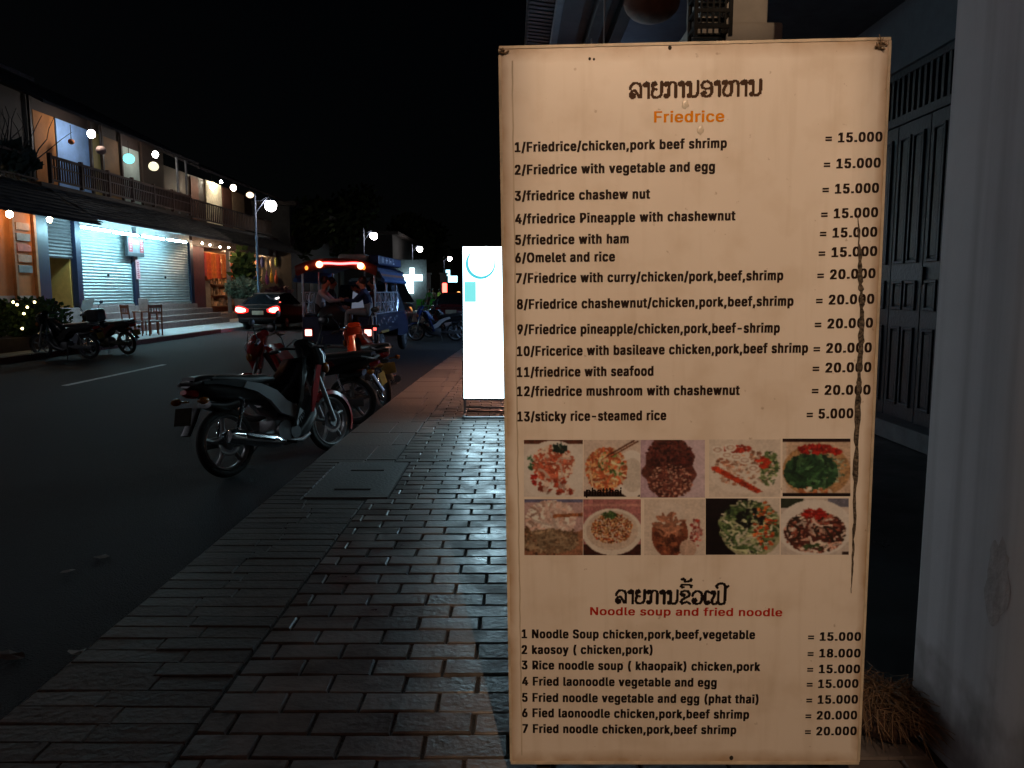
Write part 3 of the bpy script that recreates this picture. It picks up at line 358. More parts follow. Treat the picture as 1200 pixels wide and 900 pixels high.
for o in (m_.build('stand', mat('dark_steel', (.06, .055, .05), .5, .6), board),): pass
seam = MB(); u = bd(606, 480).x
pts = [(u + random.uniform(-.0012, .0012), z) for z in np.linspace(.02, bh - .03, 70)]
seam.add([(x - .0022, -.0005, z) for x, z in pts] + [(x + .0016, -.0005, z) for x, z in pts], [(i, i + 1, i + 71, i + 70) for i in range(69)])
seam.build('folded_seam', mat('seam_brown', (.50, .42, .32), .6), board)

def text_mesh(name, body, p0, p1, off, m, parent, xh=None, y=-.0006):
    """lettering fitted so that its baseline runs from photo point p0 to p1; xh = capital height in pixels"""
    a, b_ = bd(*p0), bd(*p1); adv = 0
    passes = {}; xs = []
    for ch in body:
        ad, sp = GL[ch]
        if sp:
            cs = [[tuple(float(t) / 1000 for t in q.split(',')) for q in s_.split()] for s_ in sp.split('|')]
            ar = [sum(p[0] * q[1] - q[0] * p[1] for p, q in zip(P, P[1:] + P[:1])) for P in cs]; big = max(ar, key=abs); k_ = 0
            for P, A_ in zip(cs, ar):      # strokes of one letter that overlap are filled one by one
                lay = 0
                if A_ * big > 0: lay = k_; k_ += 1
                passes.setdefault(lay, []).append([(x + adv, yy) for x, yy in P]); xs += [x + adv for x, _ in P]
        adv += ad / 1000 + off * 1.5
    co = []; fs = []
    for lay, cont in passes.items():
        cu = bpy.data.curves.new(name, 'CURVE'); cu.dimensions = '2D'; cu.fill_mode = 'BOTH'
        for P in cont:
            spl = cu.splines.new('POLY'); spl.points.add(len(P) - 1); spl.use_cyclic_u = True
            for k, (x, yy) in enumerate(P): spl.points[k].co = (x, yy, 0, 1)
        o = bpy.data.objects.new(name, cu); C.objects.link(o)
        dg = bpy.context.evaluated_depsgraph_get(); me = bpy.data.meshes.new_from_object(o.evaluated_get(dg)); n0 = len(co)
        co += [(v.co.x, v.co.y, lay) for v in me.vertices]; fs += [tuple(i + n0 for i in p.vertices) for p in me.polygons]
        bpy.data.objects.remove(o); bpy.data.meshes.remove(me)
    d = b_ - a; sx = d.length / (max(xs) - min(xs)); ang = math.atan2(d.y, d.x)
    px_size = (bd(p0[0], p0[1]) - bd(p0[0], p0[1] - 10)).length / 10
    sz = px_size * xh / CAPH if xh else sx
    vs = []; ff = []; n = len(co)
    for k, (ox, oy) in enumerate(((-1, -.4), (1, -.4), (-1, .4), (1, .4), (0, 0))):   # boldness: the ink spreads a little each way
        for (cx, cy, lay) in co:
            X = (cx + ox * off - min(xs)) * sx; Z = (cy + oy * off) * sz
            vs.append((a.x + X * math.cos(ang) - Z * math.sin(ang), y - .00004 * k - .00001 * lay, a.y + X * math.sin(ang) + Z * math.cos(ang)))
        ff += [tuple(i + n * k for i in f) for f in fs]
    me = bpy.data.meshes.new(name); me.from_pydata(vs, [], ff); me.materials.append(m)
    o = bpy.data.objects.new(name, me); C.objects.link(o); o.parent = parent; return o
CAPH = max(float(q.split(',')[1]) for q in GL['F'][1].split()) / 1000
ink = mat('brown_black_ink', (.018, .008, .005), .6, var=.1, spec=.15); INK_ = 0; inkb = mat('dark_ink', (.010, .006, .005), .6, var=.1, spec=.15)
orange_ink = mat('orange_ink', (.70, .24, .002), .7, var=.1, spec=.1); red_ink = mat('red_ink', (.40, .02, .008), .7, var=.1, spec=.1)
ROWS = [  # text, x0, baseline0, x1, baseline1 , price, x0, base0, x1, base1
 ('1/Friedrice/chicken,pork beef shrimp', 604, 178, 851, 173, '= 15.000', 968, 167, 1033, 165.5),
 ('2/Friedrice with vegetable and egg', 604, 204.5, 837, 200.5, '= 15.000', 966, 197.5, 1031, 196),
 ('3/friedrice chashew nut', 604, 235, 761, 232.5, '= 15.000', 964.5, 227, 1029, 225.5),
 ('4/friedrice Pineapple with chashewnut', 604.5, 262, 861, 258, '= 15.000', 963, 256, 1028, 254),
 ('5/friedrice with ham', 604.5, 286.5, 736, 285, '= 15.000', 961.5, 278.5, 1027, 277),
 ('6/Omelet and rice', 604.5, 307.5, 720, 306, '= 15.000', 960, 301.5, 1027, 299.5),
 ('7/Friedrice with curry/chicken/pork,beef,shrimp', 605.5, 331.5, 917, 328, '= 20.000', 958.5, 327.5, 1025, 325.5),
 ('8/Friedrice chashewnut/chicken,pork,beef,shrimp', 606.5, 362, 929, 358, '= 20.000', 957, 357, 1023.5, 355.5),
 ('9/Friedrice pineapple/chicken,pork,beef-shrimp', 607, 391.5, 913, 389.5, '= 20.000', 955.5, 385, 1022, 383.5),
 ('10/Fricerice with basileave chicken,pork,beef shrimp', 606.5, 417, 946, 413, '= 20.000', 954, 413.5, 1020.5, 412.5),
 ('11/friedrice with seafood', 606.5, 441.5, 765, 440, '= 20.000', 953, 436.5, 1020, 435.5),
 ('12/friedrice mushroom with chashewnut', 606.5, 464, 866, 462.5, '= 20.000', 952, 462.5, 1019, 462),
 ('13/sticky rice-steamed rice', 607, 493.5, 780, 492, '= 5.000', 946, 490.5, 999, 489.5),
 ('1 Noodle Soup chicken,pork,beef,vegetable', 612, 747.5, 884, 748.5, '= 15.000', 947.5, 750.5, 1008, 750.5),
 ('2 kaosoy ( chicken,pork)', 612, 766, 764, 766, '= 18.000', 947, 770, 1007.5, 770),
 ('3 Rice noodle soup ( khaopaik) chicken,pork', 612, 784, 890, 786, '= 15.000', 946.5, 788.5, 1007, 788.5),
 ('4 Fried laonoodle vegetable and egg', 612.5, 803, 839, 804.5, '= 15.000', 946, 806, 1005, 805.5),
 ('5 Fried noodle vegetable and egg (phat thai)', 612.5, 822, 888, 824, '= 15.000', 945.5, 824.5, 1004.5, 824),
 ('6 Fied laonoodle chicken,pork,beef shrimp', 612.5, 840, 877, 842, '= 20.000', 944.5, 843, 1003.5, 842.5),
 ('7 Fried noodle chicken,pork,beef shrimp', 613, 858.5, 862, 860, '= 20.000', 944, 861.5, 1003, 861),
]
for i, (t, x0, y0, x1, y1, pr, a0, b0, a1, b1) in enumerate(ROWS):
    k = ink if i < 13 else inkb
    text_mesh('menu_line', t, (x0, y0), (x1, y1), .048, k, board, 10.9 if i < 13 else 9.8)
    text_mesh('price', pr, (a0, b0), (a1, b1), .046, k, board, 10.8 if i < 13 else 9.4)
text_mesh('subheading', 'Friedrice', (767, 143.5), (848, 142.5), .026, orange_ink, board, 12.8)
text_mesh('subheading', 'Noodle soup and fried noodle', (692, 720.5), (916, 722), .026, red_ink, board, 9.0)
# Lao headings: pen strokes (x, y in letter heights), laid out as ink cells
def Lp(x, y, r=.075, a0=0, n=9): return [(x + r * math.cos(a0 + 2 * PI * k / n), y + r * math.sin(a0 + 2 * PI * k / n)) for k in range(n + 1)]
LAO = {
 'l': (.90, [[(.06, .62), (.1, .78), (.24, .93), (.45, .97), (.66, .9), (.74, .72), (.74, .08)], [(.74, .06), (.62, .08), (.5, .32), (.34, .5), (.18, .46), (.08, .3), (.09, .12), (.2, .03), (.31, .08), (.33, .2), (.24, .28)]]),
 'a': (.50, [Lp(.13, .84, .085), [(.12, .93), (.22, .98), (.32, .92), (.34, .75), (.34, .04)]]),
 'y': (.84, [[(.2, .78), (.33, .86), (.26, .97), (.12, .94), (.07, .78), (.14, .6), (.34, .54)], [(.2, .55), (.08, .4), (.06, .2), (.16, .06), (.36, .02), (.56, .07), (.66, .2), (.68, .4), (.68, .98)]]),
 'k': (.92, [Lp(.12, .85, .08), [(.14, .95), (.26, .95), (.32, .84), (.3, .12), (.2, .03), (.08, .06), (.07, .17), (.16, .2)], [(.32, .8), (.45, .95), (.6, .97), (.73, .88), (.76, .7), (.76, .04)]]),
 'n': (.92, [Lp(.12, .85, .08), [(.13, .95), (.24, .95), (.29, .84), (.28, .1)], Lp(.2, .1, .07), [(.28, .1), (.42, .03), (.6, .04), (.73, .16), (.76, .35), (.76, .98)]]),
 'o': (.88, [[(.34, .24), (.25, .32), (.17, .25), (.24, .17)], [(.1, .22), (.16, .07), (.4, .02), (.6, .06), (.73, .25), (.75, .55), (.68, .84), (.45, .98), (.22, .93), (.08, .76), (.14, .58), (.34, .5), (.55, .53), (.7, .6)]]),
 'h': (1.22, [Lp(.13, .86, .075), [(.15, .95), (.27, .96), (.33, .84), (.24, .66), (.12, .45), (.1, .24), (.2, .07), (.38, .02), (.55, .08), (.62, .25), (.62, .8)], Lp(.52, .86, .06), [(.62, .78), (.75, .95), (.9, .96), (1.02, .86), (1.05, .7), (1.05, .04)]]),
 'c': (.86, [[(.26, .74), (.36, .68), (.3, .6), (.18, .62), (.09, .75), (.14, .9), (.36, .98), (.6, .93), (.72, .76), (.64, .58), (.42, .46), (.2, .33), (.1, .17), (.2, .04), (.34, .1), (.54, .17), (.66, .1), (.76, .04)]]),
 'w': (.88, [[(.06, .64), (.12, .82), (.3, .95), (.5, .96), (.68, .84), (.75, .6), (.74, .3), (.62, .09), (.4, .02), (.18, .07), (.07, .25), (.14, .38), (.28, .38), (.33, .27), (.25, .2)]]),
 'e': (.46, [[(.36, .88), (.26, .97), (.13, .92), (.08, .78), (.08, .2), (.14, .06), (.27, .02), (.38, .1), (.34, .22), (.24, .18)]]),
 'f': (1.3, [Lp(.12, .86, .07), [(.14, .95), (.26, .95), (.32, .82), (.24, .6), (.13, .38), (.12, .15), (.24, .03), (.4, .06), (.52, .2)], [(.55, .95), (.55, .2), (.64, .06), (.8, .02), (.98, .1), (1.03, .3), (1.03, 1.3), (.95, 1.48), (.75, 1.56), (.52, 1.5), (.38, 1.35), (.46, 1.24)], [(1.02, 1.2), (1.12, 1.25), (1.22, 1.34)]]),
 '^': (0, [[(-.58, 1.24), (-.7, 1.22), (-.78, 1.3), (-.72, 1.4), (-.5, 1.42), (-.2, 1.42), (-.04, 1.36), (-.06, 1.26)], [(-.74, 1.8), (-.62, 1.85), (-.52, 1.76), (-.5, 1.66), (-.3, 1.66), (-.1, 1.72), (-.08, 1.82)]]),
}
def lao(name, word, p0, p1, hpx, m):
    strokes = []; x = 0
    for ch in word:
        ad, st = LAO[ch]
        strokes += [[(a + x, b_) for a, b_ in s_] for s_ in st]; x += ad
    tot = x - .16
    a, b_ = bd(*p0), bd(*p1); wid = (b_ - a).length; ang = math.atan2(b_.y - a.y, b_.x - a.x)
    hh = (bd(p0[0], p0[1]) - bd(p0[0], p0[1] - hpx)).length
    sc = 22.0; nx = int(tot * sc * 1.1) + 8; ny = int(2.05 * sc) + 6
    X, Y = np.meshgrid((np.arange(nx) + .5) / sc - .12, (np.arange(ny) + .5) / sc - .1); D = np.full(X.shape, 9.)
    for s_ in strokes:
        for (ax, ay), (bx, by) in zip(s_[:-1], s_[1:]):
            dx, dy = bx - ax, by - ay; L2 = dx * dx + dy * dy + 1e-9
            t = np.clip(((X - ax) * dx + (Y - ay) * dy) / L2, 0, 1); w_ = .072 + .032 * abs(dy) / math.sqrt(L2)   # fat uprights, thinner arcs
            D = np.minimum(D, np.hypot(X - ax - t * dx, Y - ay - t * dy) - w_)
    mb = MB()
    def pt(gx, gy):
        X_ = (gx / sc - .12 + .0) / tot * wid; Z_ = (gy / sc - .1) * hh
        return (a.x + X_ * math.cos(ang) - Z_ * math.sin(ang), -.0006, a.y + X_ * math.sin(ang) + Z_ * math.cos(ang))
    ins = D < 0
    for j in range(ny):
        i = 0
        while i < nx:
            if ins[j, i]:
                k = i
                while k < nx and ins[j, k]: k += 1
                mb.quad(pt(i, j), pt(k, j), pt(k, j + 1), pt(i, j + 1)); i = k
            else: i += 1
    return mb.build(name, m, board)
lao('heading', 'laykanoahan', (737.5, 115.5), (891, 112), 18.5, mat('brown_ink', (.06, .026, .010), .6, var=.25, scale=20, spec=.15))
lao('heading', 'laykanc^wef', (721, 707), (851, 708.5), 16, inkb)

# dish photographs printed on the sheet
rng = np.random.RandomState(3)
def canvas(w, h, c): a = np.zeros((h, w, 3)); a[:] = c; return a
def blob(a, cx, cy, rx, ry, c, n=.0, rot=0, soft=0):
    h, w = a.shape[:2]; X, Y = np.meshgrid((np.arange(w) + .5) / w, (np.arange(h) + .5) / h)
    x, y = X - cx, Y - cy; xr = x * math.cos(rot) + y * math.sin(rot); yr = -x * math.sin(rot) + y * math.cos(rot)
    th = np.arctan2(yr, xr); d = np.hypot(xr / rx, yr / ry) * (1 + n * np.sin(th * 5 + rng.rand() * 6) * .5 + n * np.sin(th * 9 + rng.rand() * 6) * .5)
    a[d < 1] = np.array(c) * (1 if not soft else 1)
def strands(a, cx, cy, rx, ry, cols, n, L=.3, wd=.018, curl=2.5):
    n = int(n * 1.8); wd *= .6
    h, w = a.shape[:2]
    for _ in range(n):
        r = math.sqrt(rng.rand()); t = rng.rand() * 2 * PI; x = cx + rx * r * math.cos(t); y = cy + ry * r * math.sin(t); d = rng.rand() * 2 * PI; k = (rng.rand() - .5) * 2 * curl; c = np.array(cols[rng.randint(len(cols))]) * rng.uniform(.8, 1.15)
        for s_ in range(int(L * 70)):
            x += math.cos(d) / 70; y += math.sin(d) / 70; d += k / 18
            if ((x - cx) / rx) ** 2 + ((y - cy) / ry) ** 2 > 1.15: break
            i0, i1 = int((x - wd) * w), int((x + wd) * w); j0, j1 = int((y - wd) * h), int((y + wd) * h)
            a[max(0, j0):max(0, j1 + 1), max(0, i0):max(0, i1 + 1)] = np.clip(c, 0, 255)
def bits(a, cx, cy, rx, ry, cols, n, s0=.015, s1=.05):
    n = int(n * 2.2); s0 *= .65; s1 *= .65
    for _ in range(n):
        r = math.sqrt(rng.rand()); t = rng.rand() * 2 * PI
        blob(a, cx + rx * r * math.cos(t), cy + ry * r * math.sin(t), rng.uniform(s0, s1), rng.uniform(s0, s1), np.clip(np.array(cols[rng.randint(len(cols))]) * rng.uniform(.75, 1.15), 0, 255), .3, rng.rand() * 3)
CR = (238, 226, 214); WHT = (246, 240, 234); N = 72
def ph1():
    a = canvas(N, N, (240, 232, 226)); a[:5, :] = (96, 50, 36); blob(a, .5, .55, .56, .54, WHT)
    bits(a, .5, .45, .3, .3, [(230, 150, 120), (214, 96, 62), (240, 196, 170)], 90); strands(a, .5, .42, .33, .3, [(226, 120, 90), (246, 214, 196), (200, 90, 60)], 90, .25)
    bits(a, .55, .84, .34, .12, [(236, 200, 186), (196, 74, 50), (160, 60, 40)], 18, .03, .08); bits(a, .6, .14, .12, .08, [(34, 62, 50), (24, 44, 36)], 26); bits(a, .12, .4, .05, .12, [(60, 110, 70)], 6); bits(a, .18, .7, .06, .1, [(196, 40, 30)], 5, .03, .05); return a
def ph2():
    a = canvas(N, N, (232, 214, 202)); a[65:, :] = (40, 18, 18); blob(a, .85, .6, .3, .42, (250, 244, 238)); blob(a, .86, .62, .2, .3, (226, 216, 206))
    bits(a, .4, .62, .34, .28, [(214, 96, 54), (232, 150, 90), (190, 70, 44)], 110); strands(a, .4, .5, .34, .34, [(240, 172, 110), (222, 110, 64), (250, 214, 170)], 110, .3); bits(a, .5, .45, .25, .25, [(90, 130, 60), (130, 160, 80)], 10)
    for k in range(44): x = .42 + k * .011; y = .28 - k * .0062; blob(a, x, y, .016, .014, (110, 56, 34)); blob(a, x + .07, y + .01, .014, .012, (120, 66, 40))
    return a
def ph3():
    a = canvas(N, N, (206, 176, 196)); blob(a, .75, .5, .34, .7, (222, 200, 214)); blob(a, .45, .5, .4, .55, (110, 56, 48), .1)
    bits(a, .45, .28, .36, .3, [(84, 34, 30), (110, 44, 36), (60, 24, 24)], 110); bits(a, .47, .72, .34, .3, [(206, 140, 120), (150, 80, 62), (226, 180, 160), (90, 40, 34)], 170, .012, .035); return a
def ph4():
    a = canvas(N, N, CR); blob(a, .5, .55, .5, .4, (246, 236, 226)); bits(a, .5, .5, .42, .32, [(220, 170, 140), (200, 130, 100), (236, 206, 186)], 90, .02, .05)
    for k in range(26): blob(a, .08 + k * .024, .5 + k * .016, .05, .035, (206, 62, 30), .3)
    bits(a, .38, .16, .22, .06, [(196, 60, 40)], 24); bits(a, .84, .5, .13, .3, [(110, 140, 80), (80, 110, 66), (150, 170, 110)], 50); bits(a, .75, .4, .1, .1, [(220, 60, 30)], 12, .03, .05)
    for x, y in ((.12, .18), (.25, .27), (.38, .3), (.5, .36), (.62, .5), (.3, .14)): blob(a, x, y, .085, .07, (250, 244, 236)); blob(a, x, y, .06, .04, (210, 170, 150)); blob(a, x, y, .04, .025, (246, 236, 226))
    return a
def ph5():
    a = canvas(N, N, (226, 196, 170)); a[:, :4] = (236, 220, 204); blob(a, .5, .55, .5, .46, (196, 150, 100)); bits(a, .53, .5, .4, .34, [(150, 160, 130), (190, 196, 170), (90, 110, 80)], 120, .015, .04)
    strands(a, .42, .58, .36, .3, [(54, 100, 56), (40, 80, 48), (80, 130, 80), (30, 60, 40)], 90, .35, .026, 1); bits(a, .5, .18, .26, .07, [(206, 40, 24), (180, 30, 20)], 26, .03, .06); bits(a, .78, .24, .08, .08, [(206, 40, 24)], 8, .03, .05); bits(a, .5, .92, .3, .06, [(236, 220, 200), (206, 120, 70)], 14, .03, .06)
    a[:4, :] = (40, 16, 12); a[68:, :] = (30, 14, 12); return a
def ph6():
    a = canvas(N, N, (170, 116, 88)); blob(a, .5, .3, .7, .34, (206, 170, 170)); a[:4] = (110, 110, 150); bits(a, .4, .7, .5, .3, [(120, 84, 56), (96, 64, 44), (150, 110, 80)], 90, .03, .07); strands(a, .45, .35, .4, .3, [(250, 230, 222), (236, 204, 194), (220, 180, 166)], 110, .4); strands(a, .45, .75, .45, .2, [(176, 150, 120), (140, 110, 84)], 60, .4)
    for k in range(30): blob(a, .5 + k * .017, .3 - k * .001, .02, .03, (170, 100, 60))
    return a
def ph7():
    a = canvas(N, N, (190, 120, 120)); a[6:9] = (214, 150, 140); a[58:] = (70, 34, 28); blob(a, .5, .58, .52, .42, (244, 234, 222)); blob(a, .5, .56, .45, .35, (226, 206, 190)); bits(a, .5, .52, .36, .27, [(206, 130, 70), (226, 160, 100), (170, 90, 50), (240, 196, 140), (190, 70, 40), (110, 60, 36)], 330, .012, .03); bits(a, .45, .28, .12, .06, [(90, 120, 60), (60, 90, 50)], 14); return a
def ph8():
    a = canvas(N, N, (238, 222, 208)); blob(a, .42, .62, .3, .42, (140, 74, 50)); bits(a, .42, .7, .24, .26, [(120, 60, 40), (160, 90, 60), (100, 50, 36)], 80, .03, .08); blob(a, .4, .28, .26, .24, (240, 226, 214), .08); blob(a, .42, .5, .24, .05, (190, 130, 100)); strands(a, .42, .45, .26, .2, [(196, 130, 100)], 10, .4); bits(a, .85, .6, .1, .25, [(206, 120, 110), (226, 170, 160), (180, 60, 50)], 26, .02, .05); blob(a, .72, .88, .14, .16, (214, 180, 160)); return a
def ph9():
    a = canvas(N, N, (236, 226, 214)); a[:, :29] = (20, 10, 14); a[:24, :41] = (24, 12, 16); blob(a, .62, .55, .42, .5, (180, 180, 140)); bits(a, .6, .5, .38, .46, [(60, 84, 50), (40, 60, 40), (90, 120, 66), (30, 34, 26)], 130, .03, .07); strands(a, .58, .5, .38, .44, [(200, 206, 160), (120, 146, 90), (226, 222, 196), (70, 96, 54)], 80, .3, .013); bits(a, .8, .5, .16, .44, [(214, 70, 30), (230, 110, 50)], 26, .02, .05); bits(a, .6, .35, .2, .16, [(24, 26, 22)], 14, .03, .07); return a
def ph10():
    a = canvas(N, N, (226, 214, 206)); a[:12, :24] = (50, 60, 44); a[:11, 50:] = (120, 120, 140); blob(a, .5, .52, .56, .5, WHT); blob(a, .5, .62, .42, .34, (150, 90, 70)); strands(a, .5, .6, .42, .34, [(220, 170, 150), (180, 90, 70), (96, 44, 34), (240, 214, 200), (60, 40, 30)], 170, .35, .016); bits(a, .5, .28, .17, .09, [(200, 40, 28), (170, 30, 22)], 26, .03, .05); bits(a, .5, .86, .2, .06, [(70, 90, 50)], 10); a[68:, 65:] = (60, 40, 36); return a
def finish(a):
    h, w = a.shape[:2]
    n1 = np.kron(rng.rand(h // 6, w // 6), np.ones((6, 6)))[:h, :w, None] - .5; n2 = np.kron(rng.rand(h // 2, w // 2), np.ones((2, 2)))[:h, :w, None] - .5; n3 = rng.rand(h, w, 1) - .5
    sat = np.clip(1.0 - a.min(2, keepdims=True) / 255, .03, 1)
    a = a * (1 + sat * (.3 * n1 + .45 * n2 + .25 * n3))
    k = np.pad(a, ((1, 1), (1, 1), (0, 0)), 'edge'); a = .36 * a + .16 * (k[:-2, 1:-1] + k[2:, 1:-1] + k[1:-1, :-2] + k[1:-1, 2:])
    g_ = a.mean(2, keepdims=True); return np.clip(g_ + (a - g_) * .9, 0, 255) * .94
CELLS = [(614, 683, 515.5, 582, ph1, 'prawn noodle photo on a white plate'), (684, 750, 515.5, 582, ph2, 'orange noodle photo with chopsticks'), (750.5, 826, 515.5, 583, ph3, 'dark red meat photo on lilac ground'), (831, 914.5, 515, 582, ph4, 'photo of pale rings in red sauce'), (917, 996.5, 514, 581.5, ph5, 'photo of green vegetables with red chilli between black bars'),
 (614.5, 683, 585, 650.5, ph6, 'brown noodle soup photo'), (683.5, 751, 585, 650.5, ph7, 'fried rice photo on a white plate'), (755, 826, 585, 650.5, ph8, 'photo of a brown iced drink'), (827, 913.5, 584, 650, ph9, 'photo of green noodles half on black'), (915, 994.5, 584, 650, ph10, 'photo of red and brown noodles on a white plate')]
PHOTO = attr_mat('printed_photo', .45)
for (x0, x1, y0, y1, fn, lb) in CELLS:
    img = finish(fn()); h, w = img.shape[:2]; A, B, Cc, D_ = bd(x0, y0), bd(x1, y0), bd(x1, y1), bd(x0, y1); vs = []; fs = []
    for j in range(h + 1):
        for i in range(w + 1):
            s_, t = i / w, j / h; p = (A * (1 - s_) + B * s_) * (1 - t) + (D_ * (1 - s_) + Cc * s_) * t; vs.append((p.x, -.0005, p.y))
    for j in range(h):
        for i in range(w): k = j * (w + 1) + i; fs.append((k, k + w + 1, k + w + 2, k + 1))
    me = bpy.data.meshes.new('dish_photo'); me.from_pydata(vs, [], fs); me.materials.append(PHOTO)
    at_ = me.color_attributes.new('print', 'FLOAT_COLOR', 'CORNER'); f_ = np.clip(img / 255, 0, 1); f_ = np.where(f_ <= .04045, f_ / 12.92, ((f_ + .055) / 1.055) ** 2.4) * .8
    col = np.ones((h * w, 4, 4), np.float32); col[:, :, :3] = f_.reshape(-1, 1, 3); at_.data.foreach_set('color', col.ravel())
    o = bpy.data.objects.new('dish_photo', me); C.objects.link(o); o.parent = board; o['label'] = lb
text_mesh('photo_caption', 'phatthai', (687, 580.5), (728, 580.5), .03, inkb, board, 9, y=-.0009)
# the long split in the sheet, dirty bits at the corners, small holes
m_ = MB(); P = [(1005, 252), (1006, 275), (1007.5, 300), (1008, 330), (1009.5, 345), (1010, 365), (1009, 400), (1007.5, 430), (1006, 460), (1004, 500), (1003, 540), (1001.5, 580), (1001, 620), (999, 650), (998, 675), (997.5, 700)]
L = []
for (a, b_), (c_, d_) in zip(P[:-1], P[1:]):
    for k in range(5): L.append((a + (c_ - a) * k / 5 + random.uniform(-.7, .7), b_ + (d_ - b_) * k / 5))
rr = [max(.4, 3.0 * min(1, i / 12) * (1 - max(0, (i - 50)) / 28) * random.uniform(.45, 1.25)) for i in range(len(L))]
l_ = [bd(x - r_, y_) for (x, y_), r_ in zip(L, rr)]; r__ = [bd(x + r_, y_) for (x, y_), r_ in zip(L, rr)]
m_.add([(p.x, -.0010, p.y) for p in l_] + [(p.x, -.0010, p.y) for p in r__], [(i, i + 1, i + 1 + len(L), i + len(L)) for i in range(len(L) - 1)])
tear = m_.build('torn_split', mat('torn_dark', (.11, .085, .06), .9, var=.9, scale=70, bump=1, bscale=120), board)
for (x, y_, n, sp) in ((1031, 53, 16, 7), (591, 61, 8, 4)):
    m_ = MB()
    for k in range(n):
        p = bd(x + random.gauss(0, sp * .5), y_ + random.gauss(0, sp * .35)); q = (p.x + random.gauss(0, .004), -.008 + random.gauss(0, .004), p.y + random.gauss(0, .004)); r_ = (q[0] + random.gauss(0, .006), q[1] - .003, q[2] + random.gauss(0, .006)); m_.tube([(p.x, -.003, p.y), q, r_], [.0026, .0022, .0008], 5)
    m_.build('frayed_corner', mat('frayed_tape', (.20, .14, .085), .9, var=.7, scale=60), board)
for (x, y_, s_) in ((691, 69, .0035), (696, 69.5, .003), (857, 888, .006), (785, 56, .005)):
    p = bd(x, y_); m_ = MB(); m_.add([(p.x + s_ * math.cos(t), -.0007, p.y + s_ * 1.2 * math.sin(t)) for t in np.linspace(0, 2 * PI, 9)[:-1]], [tuple(range(8))])
    m_.build('pin_hole', mat('hole_dark', (.02, .015, .01), .9), board)
for (x, y_, w_, h_) in ((803, 121.5, 9, 12), (821, 152, 9.5, 13)):   # two small blisters where the print has lifted
    p = bd(x, y_); e_ = .0023
    jit = [random.uniform(.7, 1.15) for _ in range(13)]
    rs = [[(p.x + w_ * e_ * .5 * k * jt * math.cos(t), -.0004 - .0012 * math.sqrt(1 - k * k), p.y + h_ * e_ * .5 * k * jt * math.sin(t) * (1 if math.sin(t) < 0 else .7)) for jt, t in zip(jit, np.linspace(0, 2 * PI, 13)[:-1])] for k in (1, .92, .75, .5, .2)]
    m_ = MB(); m_.rings(rs); m_.build('peeled_blister', mat('bare_vinyl', (.62, .55, .45), .3), board, True, 60)
# ================================================================== LAMP OVER THE PATH (behind the camera): lights the board
plaster = mat('grey_plaster', (.66, .66, .68), .85, var=.06, scale=2.5, bump=.10, bscale=9)
def plaster_mat():
    nt = plaster.node_tree; b = mat_bsdf(plaster); src = b.inputs['Base Color'].links[0].from_socket
    tc = node(nt, 'ShaderNodeTexCoord'); sep = node(nt, 'ShaderNodeSeparateXYZ'); nt.links.new(tc.outputs['Object'], sep.inputs[0])
    n = node(nt, 'ShaderNodeTexNoise'); n.inputs['Scale'].default_value = 6; n.inputs['Detail'].default_value = 10; nt.links.new(tc.outputs['Object'], n.inputs['Vector'])
    a = node(nt, 'ShaderNodeMath', operation='MULTIPLY_ADD'); nt.links.new(n.outputs['Fac'], a.inputs[0]); a.inputs[1].default_value = .75; nt.links.new(sep.outputs[2], a.inputs[2])
    r = node(nt, 'ShaderNodeValToRGB'); r.color_ramp.elements[0].position = .50; r.color_ramp.elements[0].color = (.5, .48, .46, 1); r.color_ramp.elements[1].position = .70; r.color_ramp.elements[1].color = (1, 1, 1, 1)
    nt.links.new(a.outputs[0], r.inputs[0]); x = node(nt, 'ShaderNodeMixRGB'); x.blend_type = 'MULTIPLY'; x.inputs[0].default_value = 1
    nt.links.new(src, x.inputs[1]); nt.links.new(r.outputs[0], x.inputs[2])
    st = node(nt, 'ShaderNodeMapping'); st.inputs['Scale'].default_value = (14, 14, .35); nt.links.new(tc.outputs['Object'], st.inputs[0]); n2 = node(nt, 'ShaderNodeTexNoise'); n2.inputs['Scale'].default_value = 1; n2.inputs['Detail'].default_value = 5; nt.links.new(st.outputs[0], n2.inputs['Vector'])
    r2 = node(nt, 'ShaderNodeValToRGB'); r2.color_ramp.elements[0].position = .35; r2.color_ramp.elements[0].color = (.8, .8, .8, 1); r2.color_ramp.elements[1].position = .55; r2.color_ramp.elements[1].color = (1, 1, 1, 1); nt.links.new(n2.outputs['Fac'], r2.inputs[0])
    y = node(nt, 'ShaderNodeMixRGB'); y.blend_type = 'MULTIPLY'; y.inputs[0].default_value = 1; nt.links.new(x.outputs[0], y.inputs[1]); nt.links.new(r2.outputs[0], y.inputs[2]); nt.links.new(y.outputs[0], b.inputs['Base Color'])
plaster_mat()
WX = 1.30
gw = thing('plaster_wall', 'grey plastered wall with flaking damp patch at its foot, right edge of the photo', 'wall', (WX, 0, 0))
m_ = MB()
m_.bb((0, -3, -.1), (.42, 2.37, 4.4), .012); m_.build('wall_body', plaster, gw)
patch = MB(); n = 26   # flaked-off plaster: a rough hollow standing proud of the wall by a hair
c0 = (1.98, .62); pts = [(c0[0] + .05 * math.cos(2 * PI * k / n) * random.uniform(.75, 1.2), c0[1] + .12 * math.sin(2 * PI * k / n) * random.uniform(.8, 1.15)) for k in range(n)]
patch.add([(-.0008, y_, z_) for y_, z_ in pts], [tuple(range(n))]); patch.build('bare_patch', mat('bare_render', (.50, .48, .48), .95, var=.2, scale=14, bump=.3), gw)

